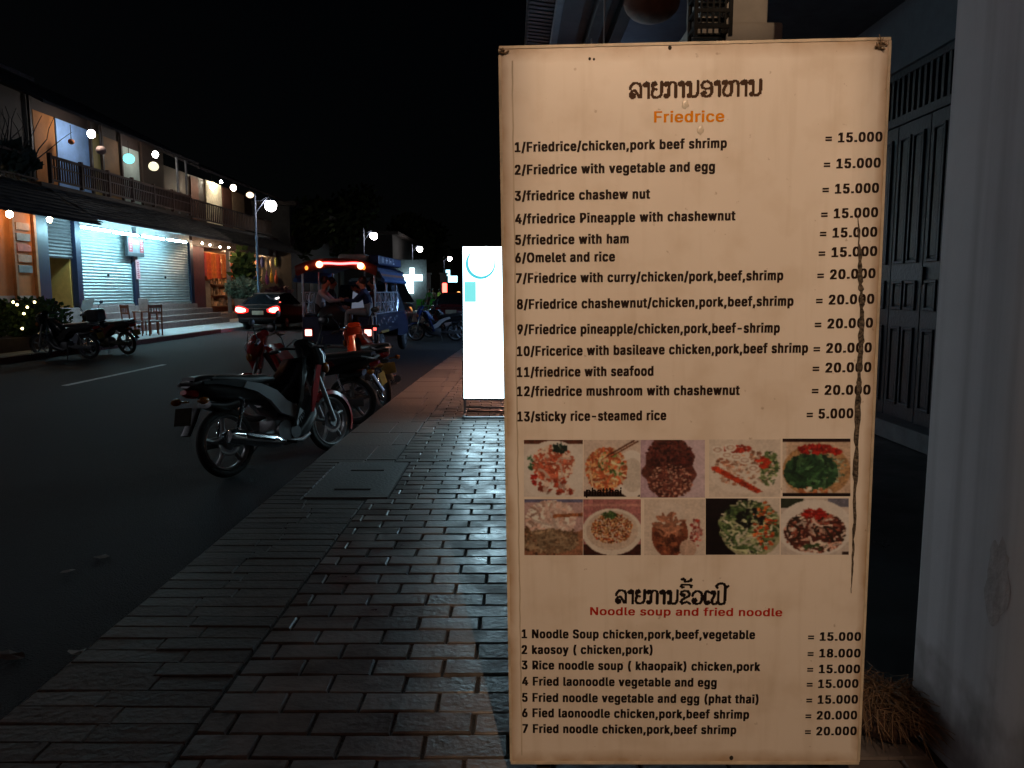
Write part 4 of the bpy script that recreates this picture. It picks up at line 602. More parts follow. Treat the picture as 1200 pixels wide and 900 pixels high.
LP = Vector((.62, -1.35, 3.55))
ml = thing('spotlight', 'twin headed warm spotlight on a wall arm behind the camera, aimed at the menu board, with a second head added to light the cream column', 'spotlight', LP)
blk = mat('black_iron', (.02, .02, .02), .45, .7)
MB().tube([(WX - LP.x - .002, 0, .25), (.3, 0, .25), (0, 0, .2)], .018, 8).box((WX - LP.x - .006, 0, .25), (.012, .1, .16)).build('arm', blk, ml, True)
for k, (tgt, en, hx, hz) in enumerate((((.47, 2.05, 1.16), 335, .131, .232), ((1.56, 5.6, 3.60), 420, .055, .07))):  # second head is added to light the cream column
    # a long rectangular snoot: the lamp sits at its back, the mouth shapes the beam
    o_ = Vector((-.13 + .22 * k, 0, .06)); d = (Vector(tgt) - LP - o_).normalized(); q = d.to_track_quat('Y', 'Z').to_matrix().to_4x4(); q.translation = o_
    D0 = .30; wx, wz = D0 * hx, D0 * hz; t_ = .004; m_ = MB(q)
    m_.bb((-wx - t_, -.03, -wz - t_), (-wx, D0, wz + t_)).bb((wx, -.03, -wz - t_), (wx + t_, D0, wz + t_)).bb((-wx, -.03, wz), (wx, D0, wz + t_)).bb((-wx, -.03, -wz - t_), (wx, D0, -wz)).bb((-wx, -.034, -wz), (wx, -.03, wz))
    m_.build('spot_head', blk, ml); MB().tube([o_ - d * .02 + Vector((0, 0, wz + .003)), (o_.x, o_.y, .2), (0, 0, .22)], .014, 6).build('head_mount', blk, ml)
    pl = bpy.data.lights.new('warm_beam', 'SPOT'); pl.energy = en; pl.color = (1, .705, .46); pl.shadow_soft_size = .010; pl.spot_size = R(60); pl.spot_blend = .1
    plo = bpy.data.objects.new('warm_beam', pl); C.objects.link(plo); plo.parent = ml; plo.location = o_; plo.rotation_euler = d.to_track_quat('-Z', 'Y').to_euler()

MB().ell((-.02, 0, -.06), (.05, .05, .06)).tube([(-.02, 0, 0), (-.02, 0, .2)], .012, 6).build('bare_bulb', glow('warm_fill_bulb', (1, .42, .24), 200), ml, True)  # added bulb that tints the near pavement warm
# ================================================================== HOUSE ON THE RIGHT
navy = mat('navy_timber', (.014, .016, .026), .45, var=.25, scale=5, bump=.25, bscale=30)
hs = thing('shop_house', 'dark shop house with tall panelled double door, set back behind the menu board', 'house', (3.7, 0, 0))
m_ = MB(); m_.bb((0, 2.4, -.1), (.3, 5.9, 6.5)).bb((0, 5.9, 3.5), (.3, 8.3, 6.5)).bb((0, 8.3, -.1), (.3, 34, 6.5))
m_.build('wall', mat('dim_wall', (.09, .11, .13), .8, var=.15), hs)
MB().bb((-.14, 5.7, .0), (.28, 8.5, .17), .012).build('threshold', mat('step_cement', (.11, .115, .125), .8, bump=.3), hs)
for k in range(4):
    y0 = 5.93 + k * .59; d = MB(); d.bb((.05, y0, .172), (.09, y0 + .575, 2.98), .004)
    lf = d.build('door_leaf', navy, hs)
    for (z0, z1) in ((.30, 1.06), (1.22, 1.50), (1.66, 2.86)):
        p = MB()
        for (ya, yb) in ((y0 + .07, y0 + .27), (y0 + .31, y0 + .51)):
            for (a, b_, c_, e_) in ((ya, yb, z0, z0 + .03), (ya, yb, z1 - .03, z1), (ya, ya + .03, z0 + .03, z1 - .03), (yb - .03, yb, z0 + .03, z1 - .03)): p.bb((.028, a, c_), (.0495, b_, e_), .006)
            p.bb((.038, ya + .05, z0 + .05), (.0495, yb - .05, z1 - .05), .008)
        p.build('door_panel', navy, lf)
    if k in (1, 3): MB().bb((.02, y0 + .52, 1.45), (.048, y0 + .55, 1.62), .004).build('door_handle', blk, lf)
m_ = MB(); m_.bb((.04, 5.9, 2.99), (.1, 8.3, 3.07)); 
for k in range(24): m_.bb((.05, 5.94 + k * .1, 3.07), (.08, 5.98 + k * .1, 3.44))
m_.bb((.04, 5.9, 3.44), (.1, 8.3, 3.5)); m_.build('fanlight_grille', navy, hs)
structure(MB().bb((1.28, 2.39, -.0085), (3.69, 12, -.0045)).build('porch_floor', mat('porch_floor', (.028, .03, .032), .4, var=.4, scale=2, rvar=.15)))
col = thing('column', 'cream square column on a wider plinth rising above the menu board', 'column', (1.56, 5.9, 0))
creamp = mat('cream_plaster', (.52, .47, .41), .8, var=.12, scale=4, bump=.2)
MB().box((0, 0, 1.62), (.64, .64, 3.26), None, .02).build('plinth', creamp, col)
MB().box((.0, 0, 4.35), (.47, .47, 2.2), None, .012).build('shaft', creamp, col)
# black lattice lantern hung on the column's street face
ln = thing('lattice_lantern', 'unlit black lattice lantern hung in front of the cream column', 'lantern', atY(832, 20, 5.42))
m_ = MB(); zt = .3
for sx in (-1, 1):
    for sy in (-1, 1): m_.bb((sx * .115 - .012, sy * .09 - .012, -.15), (sx * .115 + .012, sy * .09 + .012, .6))
for z0 in (-.10, 0, .10, .56): m_.bb((-.125, -.1, z0), (.125, -.078, z0 + .022)); m_.bb((-.125, .078, z0), (.125, .1, z0 + .022)); m_.bb((-.125, -.078, z0), (-.104, .078, z0 + .022)); m_.bb((.104, -.078, z0), (.125, .078, z0 + .022))
for k in range(5):
    x = -.08 + k * .04; m_.bb((x - .006, -.095, -.08), (x + .006, -.084, 0)); m_.bb((x - .006, -.095, .022), (x + .006, -.084, .1))
m_.bb((-.1, -.09, .59), (.1, .09, .63)); m_.build('lattice_frame', blk, ln)
MB().bb((-.1, -.075, .13), (.1, .075, .55)).build('paper_pane', mat('lantern_paper', (.42, .38, .3), .8, var=.5, scale=25), ln)
MB().tube([(.0, .0, .63), (0, .0, .74), (0, .28, .78)], .012).build('hook', blk, ln)
# eave running along the street, seen above the board
ev = thing('eave', 'corrugated eave with blue grey fascia beams above the left end of the menu board', 'roof eave', (0, 0, 0))
m_ = MB(); nx = 28; xs_ = [(.17 + .19 * k / nx) for k in range(nx + 1)]
rows_ = [4.2 + k * 1.0 for k in range(15)]
m_ = MB()
m_.bb((.40, 4.2, 3.96), (.47, 20, 4.10), .01); m_.build('fascia', mat('fascia_blue', (.20, .22, .28), .6, var=.2), ev)
MB().bb((.472, 4.2, 3.99), (.66, 20, 4.03)).build('soffit_board', mat('soffit', (.085, .08, .10), .7, var=.3, scale=3), ev)
m_ = MB()
for k in range(150):
    y0 = 4.2 + k * .105; m_.box((.275, y0, 4.04), (.25, .06, .03), (0, 0, .35))
m_.bb((.14, 4.2, 4.056), (.4, 20, 4.07)); m_.build('corrugated_edge', mat('roof_tin', (.07, .075, .09), .5, .4, var=.3), ev)
for x_ in (.82, 1.05): MB().bb((x_ - .06, 4.2, 3.92), (x_ + .06, 20, 4.06), .01).build('rafter', mat('dark_rafter', (.05, .048, .055), .7), ev)
MB().bb((.14, 4.2, 4.11), (3.7, 20, 4.16)).build('roof_deck', mat('roof_tin', (.05,) * 3), ev)
# brown round shade
rs_ = thing('round_shade', 'brown round lampshade hanging unlit left of the cream column', 'lampshade', atY(764, 2, 4.6))
MB().ell((0, 0, 0), (.16, .16, .115), 20, 12).build('shade', mat('brown_shade', (.16, .06, .03), .7, var=.3, scale=20), rs_, True)
MB().tube([(0, 0, .1), (0, 0, .8)], .006, 6).build('cord', blk, rs_)

# ================================================================== LIT SIGN ON THE PAVEMENT
sy = 8.55
A = atY(541, 289, sy); B = atY(541, 467, sy); wS = .62
sg = thing('light_box_sign', 'tall glowing white light box sign with teal ring standing on the brick pavement', 'sign', (A.x + wS / 2 + .01, sy, 0))
zt, zb = A.z, B.z; D = .11; black = mat('sign_black', (.02, .02, .022), .4, .3)
m_ = MB(); h = wS / 2 + .012
m_.bb((-h, .0, zb - .02), (h, D, zb)); m_.bb((-h, .0, zt), (h, D, zt + .012)); m_.bb((-h, 0, zb), (-h + .014, D, zt)); m_.bb((h - .014, 0, zb), (h, D, zt)); m_.bb((-h + .014, D - .01, zb), (h - .014, D, zt))
m_.build('casing', black, sg)
MB().bb((-h + .014, .006, zb), (h - .014, .03, zt)).build('glowing_face', glow('sign_white', (.56, .86, 1.0), 7.0), sg)
tl = glow('sign_teal', (.10, .62, .72), 1.0)
pc = atY(563, 309.5, sy); zc = pc.z; xc = pc.x - (A.x + wS / 2 + .01)
m_ = MB(); R0 = .165; n = 60
def th(f): return .004 + .034 * max(0, math.sin(f ** .62 * PI)) ** 1.1
for k in range(n):
    f0, f1 = k / n, (k + 1) / n; a0, a1 = PI * (.72 + 1.56 * f0), PI * (.72 + 1.56 * f1)
    q = lambda a, r: (xc + r * math.cos(a), .0035, zc + r * math.sin(a))
    m_.quad(q(a0, R0), q(a1, R0), q(a1, R0 - th(f1)), q(a0, R0 - th(f0)))
m_.build('ring_mark', tl, sg)
m_ = MB()
for k in range(13):
    a = PI * (.72 - .44 * k / 12); c_ = (xc + .160 * math.cos(a), .003, zc + .160 * math.sin(a))
    m_.box(c_, (.007, .002, random.uniform(.010, .018)), (0, -(a - PI / 2), 0))
    if k % 2: m_.box((c_[0] + .004, .0035, c_[2] + .004), (.012, .002, .004), (0, -(a - PI / 2), 0))
m_.build('arched_lettering', glow('sign_slate', (.16, .42, .52), .8), sg)
MB().bb((-.295, .0028, atY(550, 354, sy).z), (-.165, .0045, atY(550, 330, sy).z)).build('teal_block', glow('sign_pale_teal', (.22, .80, .80), 1.0), sg)
m_ = MB()
for sx in (-1, 1):
    m_.tube([(sx * (h - .02), .03, zb - .02), (sx * (h - .02), .03, .03)], .014, 8); m_.tube([(sx * (h - .02), -.2, .016), (sx * (h - .02), .28, .016)], .014, 8)
m_.tube([(-h + .02, .03, .10), (h - .02, .03, .10)], .010, 8); m_.tube([(-h + .02, -.19, .016), (h - .02, -.19, .016)], .012, 8); m_.tube([(-h + .02, .27, .016), (h - .02, .27, .016)], .012, 8)
m_.build('stand', mat('grey_steel', (.25, .25, .26), .35, .8), sg, True)

# ================================================================== POT OF DRY STRAW
pt = thing('straw_pot', 'low brown pot heaped with dry straw on the ground beside the menu board', 'plant pot', (1.20, 2.32, -.01))
pt.scale = (.62, .62, .42)
MB().lathe([(.10, 0), (.15, .05), (.185, .15), (.17, .24), (.14, .28), (.15, .30), (.13, .30), (.11, .25)], n=26).build('pot', mat('brown_clay', (.10, .05, .03), .8, var=.4, bump=.5), pt, True)
m_ = MB()
for k in range(420):
    a = random.uniform(0, 2 * PI); r = random.uniform(0, .2); L = random.uniform(.12, .34); d = random.uniform(0, 2 * PI); z = .27 + random.uniform(-.12, .10) * (1 - r / .3)
    p0 = Vector((r * math.cos(a), r * math.sin(a), z)); p1 = p0 + Vector((math.cos(d) * L * .5, math.sin(d) * L * .5, random.uniform(0, .07))); p2 = p1 + Vector((math.cos(d + .6) * L * .5, math.sin(d + .6) * L * .5, -random.uniform(.04, .2)))
    m_.tube([p0, p1, p2], [.0032, .0026, .0012], 4)
m_.build('straw', mat('dry_straw', (.17, .10, .05), .8, var=.4, island=.5), pt)

t = thing('porch_tube_light', 'cool white tube light under the eave, hidden behind the menu board', 'tube light', (.80, 6.9, 2.75))
MB().tube([(0, 0, 0), (0, 1.3, 0)], .03).build('tube', glow('tube_cool', (.62, .90, 1), 26), t, True); MB().bb((-.04, 0, .032), (.04, 1.3, .08)).bb((.041, 0, -.10), (.05, 1.3, .08)).tube([(0, .1, .08), (0, .1, 1.2)], .008, 5).tube([(0, 1.2, .08), (0, 1.2, 1.2)], .008, 5).build('batten', mat('batten_white', (.6, .6, .6), .5), t)  # side board in the batten added to keep light off the door
# ================================================================== STREET LAMPS
lampglow = glow('lamp_white', (1, .93, .90), 42)
ironblue = mat('lamp_iron', (.10, .12, .17), .45, .3)
def street_lamp(x, y, label):
    t = thing('street_lamp', label, 'street lamp', (x, y, 0), 0, 'globe street lamps along the far pavement')
    MB().lathe([(.2, 0), (.2, .25), (.12, .35), (.085, .9), (.075, .95), (.055, 1.0), (.05, 3.6), (.07, 3.62), (.07, 3.7), (.04, 3.75), (.035, 5.35), (.05, 5.4), (.0, 5.55)], n=14).build('pole', ironblue, t, True)
    MB().tube([(0, 0, 4.7), (.2, 0, 4.95), (.4, 0, 5.22), (.58, 0, 5.36), (.66, 0, 5.3)], .022, 8).tube([(0, 0, 5.2), (.25, 0, 5.22), (.52, 0, 5.36)], .014, 6).build('arm', ironblue, t, True)
    MB().lathe([(.05, 5.3), (.12, 5.26), (.15, 5.2), (.13, 5.19)], (.66, 0, 0), 16).build('cap', ironblue, t, True)
    MB().ell((.66, 0, 5.0), (.24, .24, .24), 20, 14).build('globe', lampglow, t, True); return t
lamp1 = street_lamp(-10.93, 33.4, 'white globe street lamp behind the black car, nearest of the lit row')
for (px, py, lb) in ((438, 278, 'white globe street lamp standing above the truck roof, second of the lit row'), (492, 293, 'white globe street lamp in front of the bright cross shaped shop light'), (527, 304, 'white globe street lamp farthest off, beside the light box sign')):
    Y = 3.6 * FPX / (341 - py) if py > 200 else 15.5
    p = atY(px, py, Y); dup(lamp1, (p.x - .66, Y, 0), None, lb)
# ================================================================== HANGING LIGHTS
def bulb(px, py, X, r, m, label, name='bare_bulb', group='bare bulbs on the house fronts', drop=.5):
    p = atX(px, py, X); t = thing(name, label, 'bulb', p, 0, group)
    MB().ell((0, 0, 0), (r, r, r * 1.1), 12, 8).build('glass', m, t, True)
    MB().lathe([(.03, r), (.035, r + .06), (.012, r + .08), (.008, r + drop)], n=8).build('fitting', mat('black_iron', (.02,) * 3), t); return t
def lantern(px, py, X, r, m, label, squash=.92):
    p = atX(px, py, X); t = thing('paper_lantern', label, 'lantern', p, 0, 'round paper lanterns on the balconies')
    mb = MB(); rs = []
    for i in range(19):
        a = -PI / 2 + PI * (.06 + .88 * i / 18); k = r * (1 + (.02 if i % 2 else -.01)); rs.append([Vector((k * math.cos(a) * math.cos(2 * PI * j / 18), k * math.cos(a) * math.sin(2 * PI * j / 18), r * squash * math.sin(a))) for j in range(18)])
    mb.rings(rs).build('paper_shade', m, t, True); MB().tube([(0, 0, r * squash), (0, 0, r + .45)], .01, 6).build('cord', mat('black_iron', (.02,) * 3), t); return t
wb = glow('bulb_white', (1, .96, .92), 68); wb2 = glow('bulb_warm', (1, .74, .48), 85)
bulb(107, 157, -14.4, .125, wb, 'bright white bare bulb before the pale blue balcony panel')
bulb(182, 181, -14.4, .115, wb, 'bright white bare bulb right above the cream round lantern')
lantern(151, 186, -14.3, .20, glow('lantern_cyan', (.25, .85, .88), 1.5), 'glowing turquoise paper lantern in the middle of the balcony')
lantern(180, 195, -14.3, .19, glow('lantern_cream', (1, .92, .62), 1.25), 'glowing cream paper lantern under the right balcony bulb')
lantern(118.5, 176, -14.3, .17, mat('unlit_lantern', (.30, .19, .15), .8), 'dull unlit paper lantern at the edge of the pale blue panel', .85)
lantern(83.5, 166, -14.9, .1, mat('orange_lantern', (.5, .16, .05), .8), 'small dull orange lantern left of the pale blue panel')
bulb(273.5, 220, -14.4, .15, glow('bulb_round_warm', (1, .82, .62), 30), 'round warm bulb right of the bright upstairs door', drop=.4)
lantern(293, 228.5, -14.4, .20, glow('lantern_peach', (1, .72, .5), 2.2), 'glowing peach paper lantern at the far end of the upper gallery', .8)
bulb(248.5, 220, -14.7, .09, wb2, 'small warm bulb left of the bright upstairs door')
bulb(259, 213, -15.15, .07, glow('door_fill_bulb', (1, .9, .70), 330), 'added strong warm bulb that brightens the upstairs door', drop=.25)  # added bulb, put here to brighten the door
bulb(11, 251, -13.5, .085, wb2, 'bare warm bulb over the orange restaurant wall')
bulb(58, 257.5, -13.5, .075, wb2, 'bare warm bulb on the dark post beside the orange doorway')
# cool tube lights over the roller shutters
tubes = glow('tube_white', (.45, .86, 1.0), 190)
for k, (y0, zz) in enumerate(((23.85, 3.34), (25.75, 3.33), (27.75, 3.34), (29.75, 3.35))):
    t = thing('tube_light', ['cool white tube light at the left end over the left shutter', 'cool white tube light over the right half of the left shutter', 'cool white tube light over the shop sign box', 'cool white tube light at the right end over the right shutter'][k], 'tube light', (-13.15, y0, zz), 0, 'tube lights over the roller shutters')
    MB().tube([(0, 0.05, 0), (0, 1.7, 0)], .032, 10).build('tube', tubes, t, True)
    MB().bb((-.04, 0, .035), (.04, 1.75, .08)).build('batten', mat('batten_white', (.6, .6, .6), .5), t)

# ================================================================== SHUTTERED HOUSE WITH BALCONY
FX = -14.0
teak = mat('dark_teak', (.040, .020, .012), .6, var=.4, scale=4, bump=.3)
tile = mat('old_tiles', (.06, .052, .046), .85, var=.5, scale=5, bump=.7, bscale=16, island=.35)
navyp = mat('navy_paint', (.006, .014, .04), .45)
concs = mat('step_pink', (.27, .20, .19), .8, var=.2, bump=.3)
ha = thing('balcony_house', 'two storey wooden house with lit upstairs balcony over two roller shutters', 'house', (0, 0, 0))
MB().bb((-22, 23.45, 0), (FX + .02, 34.35, .86)).build('base', concs, ha)
for k in range(3): MB().bb((FX + .022, 25.2, 0), (FX + 1.11 - .37 * k, 35.2, .235 + .21 * k), .012).build('step', concs, ha)
def shutter(y0, y1, z0, z1, X, m):
    mb = MB(); prof = []; n = int((z1 - z0) / .052); 
    for i in range(n + 1):
        z = z0 + (z1 - z0) * i / n; prof.append((X + (.028 if i % 2 else 0), z))
    mb.add([(x, y0, z) for x, z in prof] + [(x, y1, z) for x, z in prof], [(i, i + 1, i + n + 2, i + n + 1) for i in range(n)])
    return mb
shm = mat('shutter_metal', (.33, .40, .41), .45, .2, var=.12, scale=2)
for (y0, y1) in ((25.35, 28.82), (29.18, 33.9)):
    sh = shutter(y0, y1, .92, 3.5, FX - .12, shm).build('roller_shutter', shm, ha)
    MB().bb((FX - .14, y0, .865), (FX - .06, y1, .93)).build('bottom_rail', mat('rail_alu', (.6, .62, .62), .35, .6), sh)
    MB().ell((FX - .08, (y0 + y1) / 2, 1.95), (.03, .06, .05)).build('lock', blk, sh)
    MB().bb((FX - .3, y0, 3.502), (FX - .02, y1, 3.9)).build('shutter_box', mat('box_grey', (.3, .33, .34), .5), sh)
for y0 in (25.06, 28.84, 33.92): MB().bb((FX - .2, y0, .862), (FX - .02, y0 + .3, 3.62)).build('post', navyp, ha)
MB().bb((FX - .3, 23.5, 3.905), (FX - .1, 34.3, 4.5)).build('lintel', teak, ha)
# open doorway to the left of the shutters, warm room behind
om = mat('ochre_wall', (.46, .24, .055), .75, var=.15)
MB().bb((FX - 2.0, 23.5, .87), (FX - 1.9, 25.05, 3.9)).bb((FX - 1.9, 23.5, .87), (FX - .22, 23.56, 3.9)).bb((FX - 1.9, 24.99, .87), (FX - .22, 25.05, 3.9)).bb((FX - 1.9, 23.57, 3.3), (FX - .22, 24.98, 3.36)).build('room', om, ha)
MB().bb((FX - 1.88, 24.1, .88), (FX - 1.84, 24.62, 2.55)).build('inner_door', mat('pale_door', (.5, .34, .17), .7), ha)
shutter(23.6, 25.04, 2.42, 3.9, FX - .15, mat('grey_shutter', (.05, .05, .055), .5, .2)).build('half_shutter', mat('grey_shutter', (.14,) * 3), ha)
MB().bb((FX - .25, 23.42, .865), (FX - .02, 23.6, 3.62)).build('dark_post', navyp, ha)
bulb(80, 305, FX - .9, .05, wb2, 'bare warm bulb inside the orange doorway, mostly behind the half lowered shutter', drop=.1)
# pent roof: courses of small tiles
def pent(mb, x0, z0, x1, z1, y0, y1, rows, step):
    for r in range(rows):
        a, b_ = r / rows, (r + 1.25) / rows
        y = y0 + (step / 2 if r % 2 else 0)
        while y < y1:
            ye = min(y + step * .96, y1); dz = .035 + random.uniform(0, .02); sl = random.uniform(-.012, .012)
            xa, za, xb, zb_ = x0 + (x1 - x0) * a, z0 + (z1 - z0) * a, x0 + (x1 - x0) * min(b_, 1.03), z0 + (z1 - z0) * min(b_, 1.03)
            mb.add([(xa, y, za), (xa, ye, za), (xb, ye, zb_ + dz + sl), (xb, y, zb_ + dz - sl), (xb, ye, zb_ + dz - .025), (xb, y, zb_ + dz - .025)], [(0, 1, 2, 3), (3, 2, 4, 5)]); y += step
    mb.add([(x0, y0, z0 - .03), (x0, y1, z0 - .03), (x1, y1, z1 - .03), (x1, y0, z1 - .03), (x0, y0, z0 - .08), (x0, y1, z0 - .08), (x1, y1, z1 - .08), (x1, y0, z1 - .08)], [(0, 1, 2, 3), (4, 5, 6, 7), (3, 2, 6, 7), (0, 3, 7, 4), (1, 2, 6, 5)])
    return mb
pent(MB(), FX - .1, 4.55, FX + 1.35, 3.68, 23.4, 35.2, 9, .3).build('pent_roof', tile, ha)
MB().bb((FX + 1.28, 23.4, 3.56), (FX + 1.34, 35.2, 3.66)).build('fascia', mat('fascia_dark', (.05, .05, .06), .6), ha)
# balcony
UX = -15.4
MB().bb((UX, 23.6, 4.52), (FX - .1, 34.3, 4.66)).build('balcony_floor', teak, ha)
m_ = MB(); rail = mat('rail_wood', (.085, .036, .022), .55, var=.3)
y0 = 24.0
m_.bb((FX - .08, y0, 5.42), (FX, 34.2, 5.5)); m_.bb((FX - .07, y0, 4.74), (FX - .01, 34.2, 4.80)); m_.bb((FX - .07, y0, 5.16), (FX - .01, 34.2, 5.2))
for k in range(74): y = y0 + .06 + k * .138; m_.bb((FX - .06, y, 4.80), (FX - .02, y + .045, 5.42))
for k in range(7): y = y0 + k * 1.7; m_.bb((FX - .1, y - .05, 4.66), (FX + .012, y + .05, 5.56))
m_.build('balcony_railing', rail, ha)
def zat(py, X, Y): return 1.4 + (341 - py) * Y / FPX
wl = lambda name, c, y0_, y1_, z0=4.66, z1=7.6, d=0: MB().bb((UX - .1, y0_, z0), (UX - .02 + d, y1_, z1)).build(name, mat('panel_%s' % name, c, .75, var=.2, scale=2), ha)
wl('wall_teak', (.028, .014, .009), 22.9, 35.0, d=-.03); 
for o_, (nm, c, a, b_) in enumerate((('orange_panel', (.50, .17, .03), 25.6, 26.75), ('pale_blue_panel', (.26, .44, .78), 26.85, 28.85), ('ochre_door', (.30, .20, .06), 29.0, 29.6), ('brown_shutter', (.22, .10, .03), 29.75, 31.05), ('sage_panel', (.36, .42, .36), 31.15, 32.65))):
    wl(nm, c, a, b_, 4.68, 7.2 if nm != 'sage_panel' else 7.1)
for y in (25.35, 28.9, 29.68, 31.1, 32.75): MB().bb((UX - .01, y - .05, 4.665), (UX + .07, y + .05, 7.6)).build('upper_post', teak, ha)
for y in (33.3, 34.2): MB().bb((FX - .16, y - .06, 4.665), (FX - .11 + .0, y + .06, 7.0)).build('gallery_post', mat('grey_wood', (.2, .19, .19), .7), ha)
def slope_roof(mb, xe, ze, xr, zr, y0_, y1_, t=.1): mb.add([(xe, y0_, ze), (xe, y1_, ze), (xr, y1_, zr), (xr, y0_, zr), (xe, y0_, ze + t), (xe, y1_, ze + t), (xr, y1_, zr + t), (xr, y0_, zr + t)], [(0, 1, 2, 3), (4, 5, 6, 7), (0, 1, 5, 4), (0, 3, 7, 4), (1, 2, 6, 5), (3, 2, 6, 7)]); return mb
slope_roof(MB(), FX + .35, 6.85, -18.5, 9.3, 23.2, 34.4).build('roof', mat('roof_dark', (.045, .035, .032), .85, var=.4, bump=.6), ha)
slope_roof(MB(), -23, 6.85, -18.5, 9.3, 23.2, 34.4).build('roof_back', mat('roof_dark', (.045,) * 3), ha)
MB().bb((-22.9, 23.5, .9), (UX - .12, 34.3, 7.2)).build('house_body', teak, ha)
# sign box and notice on the shutters
sb = thing('shop_sign', 'small framed red and white sign box hung between the two roller shutters', 'sign', (FX + .12, 28.7, 3.02))
MB().bb((-.06, -.62, -.36), (.04, .62, .36), .01).build('case', mat('sign_case', (.03, .04, .05), .5), sb)
MB().bb((.041, -.56, -.23), (.046, .56, .32)).build('white_field', mat('sign_field', (.11, .115, .13), .5), sb)
redp = mat('sign_red', (.28, .006, .02), .5)
MB().bb((.047, -.55, -.2), (.051, -.28, .28)).build('red_block', redp, sb); MB().bb((.047, .28, -.2), (.051, .55, .26)).build('red_block', redp, sb)
MB().bb((.047, -.24, .08), (.051, .2, .24)).build('grey_bar', mat('sign_grey', (.28, .33, .38), .5), sb)
m_ = MB()
for s_ in (-1, 1):
    for k in range(5): m_.bb((.0515, s_ * .415 - .09 + random.uniform(0, .04), -.14 + k * .085), (.0535, s_ * .415 + .02 + random.uniform(0, .07), -.10 + k * .085))
m_.build('white_marks', mat('mark_white', (.3, .2, .22), .5), sb)
nt_ = thing('pink_notice', 'narrow pink notice fixed on the navy post between the shutters', 'notice', (FX + .0, 29.06, 2.2))
MB().bb((.0, -.15, -.36), (.02, .15, .36)).build('board', mat('pink_board', (.62, .32, .36), .6), nt_)
m_ = MB()
for k in range(9): m_.bb((.021, -.09 + random.uniform(0, .04), -.30 + k * .068), (.023, .05 + random.uniform(0, .05), -.27 + k * .068))
m_.build('red_characters', redp, nt_)

# ================================================================== RESTAURANT AT THE LEFT EDGE
hr = thing('restaurant_house', 'restaurant with orange wall under a low dark lean-to roof at the left edge', 'house', (0, 0, 0))
ow = mat('orange_wall', (.55, .16, .03), .7, var=.25, scale=1.5); 
MB().bb((FX - .2, 17, 1.27), (FX, 22.75, 3.9)).build('orange_wall', ow, hr)
MB().bb((FX - .2, 17, 0), (FX + .015, 22.75, 1.268)).build('beige_dado', mat('dado', (.45, .30, .22), .8, var=.2), hr)
for y in (21.78, 22.76): MB().bb((FX - .1, y, 0), (FX + .09, y + .1, 3.62)).build('wall_post', mat('post_orange', (.42, .17, .05), .6), hr)
MB().bb((FX - .2, 22.87, 0), (FX + .06, 23.38, 3.7)).build('dark_post', navyp, hr)
cols = [(.5, .2, .06), (.24, .22, .2), (.55, .12, .05), (.5, .28, .16), (.20, .24, .24)]
for k in range(5): MB().bb((FX + .002, 22.0, 3.12 - k * .30), (FX + .05, 22.62, 3.33 - k * .30), .006).build('menu_slat', mat('slat_%d' % k, cols[k], .6), hr)
pent(MB(), FX - .1, 4.55, FX + 1.75, 3.42, 15, 23.35, 9, .3).build('lean_to_roof', mat('black_tiles', (.022, .02, .02), .9, bump=.5, island=.3), hr)
MB().bb((-22, 15, 0), (FX - 1.1, 23.3, 8)).build('house_body', mat('pale_plaster', (.42, .40, .40), .85, var=.2), hr)
slope_roof(MB(), FX + .2, 7.4, -18, 9.4, 14, 23.1).build('roof', mat('roof_dark', (.045,) * 3), hr)
for (yy, zz) in ((22.3, 4.65), (23.0, 4.65)): MB().bb((FX - .06, 21.4, 4.66), (FX, 23.3, 4.7)).build('balcony_rail', rail, hr) if yy < 22.5 else MB().bb((FX - .06, 21.4, 5.3), (FX, 23.3, 5.36)).build('balcony_rail', rail, hr)

def leafy(mb, c, r, n, size, up=.5):
    for _ in range(n):
        v = Vector((random.gauss(0, 1), random.gauss(0, 1), random.gauss(0, 1))).normalized() * (random.random() ** .4)
        p = Vector((c[0] + v.x * r[0], c[1] + v.y * r[1], c[2] + v.z * r[2])); d = Vector((random.gauss(0, 1), random.gauss(0, 1), random.gauss(0, .6) + up)).normalized(); s_ = size * random.uniform(.6, 1.4)
        w_ = d.orthogonal().normalized() * s_ * .3; mb.add([p - w_ * .3, p + d * s_ * .5 + w_, p + d * s_, p + d * s_ * .5 - w_], [(0, 1, 2, 3)])
leafm = mat('leaf_green', (.045, .07, .02), .8, var=.3, island=.5, spec=.1)
hd = thing('hedge', 'low green hedge dotted with fairy lights behind the parked motorbikes on the left', 'hedge', (-11.9, 18.8, 0))
m_ = MB(); leafy(m_, (0, 0, .72), (.5, 1.9, .5), 2300, .13); m_.build('foliage', leafm, hd)
MB().bb((-.4, -1.9, 0), (.4, 1.9, .32)).build('trough', mat('trough', (.08, .06, .05), .8), hd)
fl = glow('fairy_yellow', (1, .78, .35), 9)
for i, (px, py) in enumerate(((15.5, 354), (32, 360), (28, 367.5), (40.5, 354), (26, 385), (20, 357))):
    p = atX(px, py, -11.35); o = MB().ell((0, 0, 0), (.028, .028, .03), 8, 6).build('fairy_light', fl, None, True); o.location = p; tag(o, 'tiny yellow fairy light glowing in the left hedge', 'fairy light', 'fairy lights in the left hedge')
pp = thing('stone_planter', 'pale speckled stone planter at the left edge of the photo beside the hedge', 'planter', atZ(3, 399, 0))
MB().lathe([(.28, 0), (.34, .1), (.30, .3), (.36, .5), (.42, .8), (.40, 1.0), (.34, 1.05), (.3, .9)], n=18).build('bowl', mat('speckled_stone', (.30, .25, .22), .9, var=.7, scale=8, bump=.6), pp, True)
m_ = MB(); leafy(m_, (0, 0, 1.2), (.4, .4, .3), 260, .2); m_.build('plant', leafm, pp)
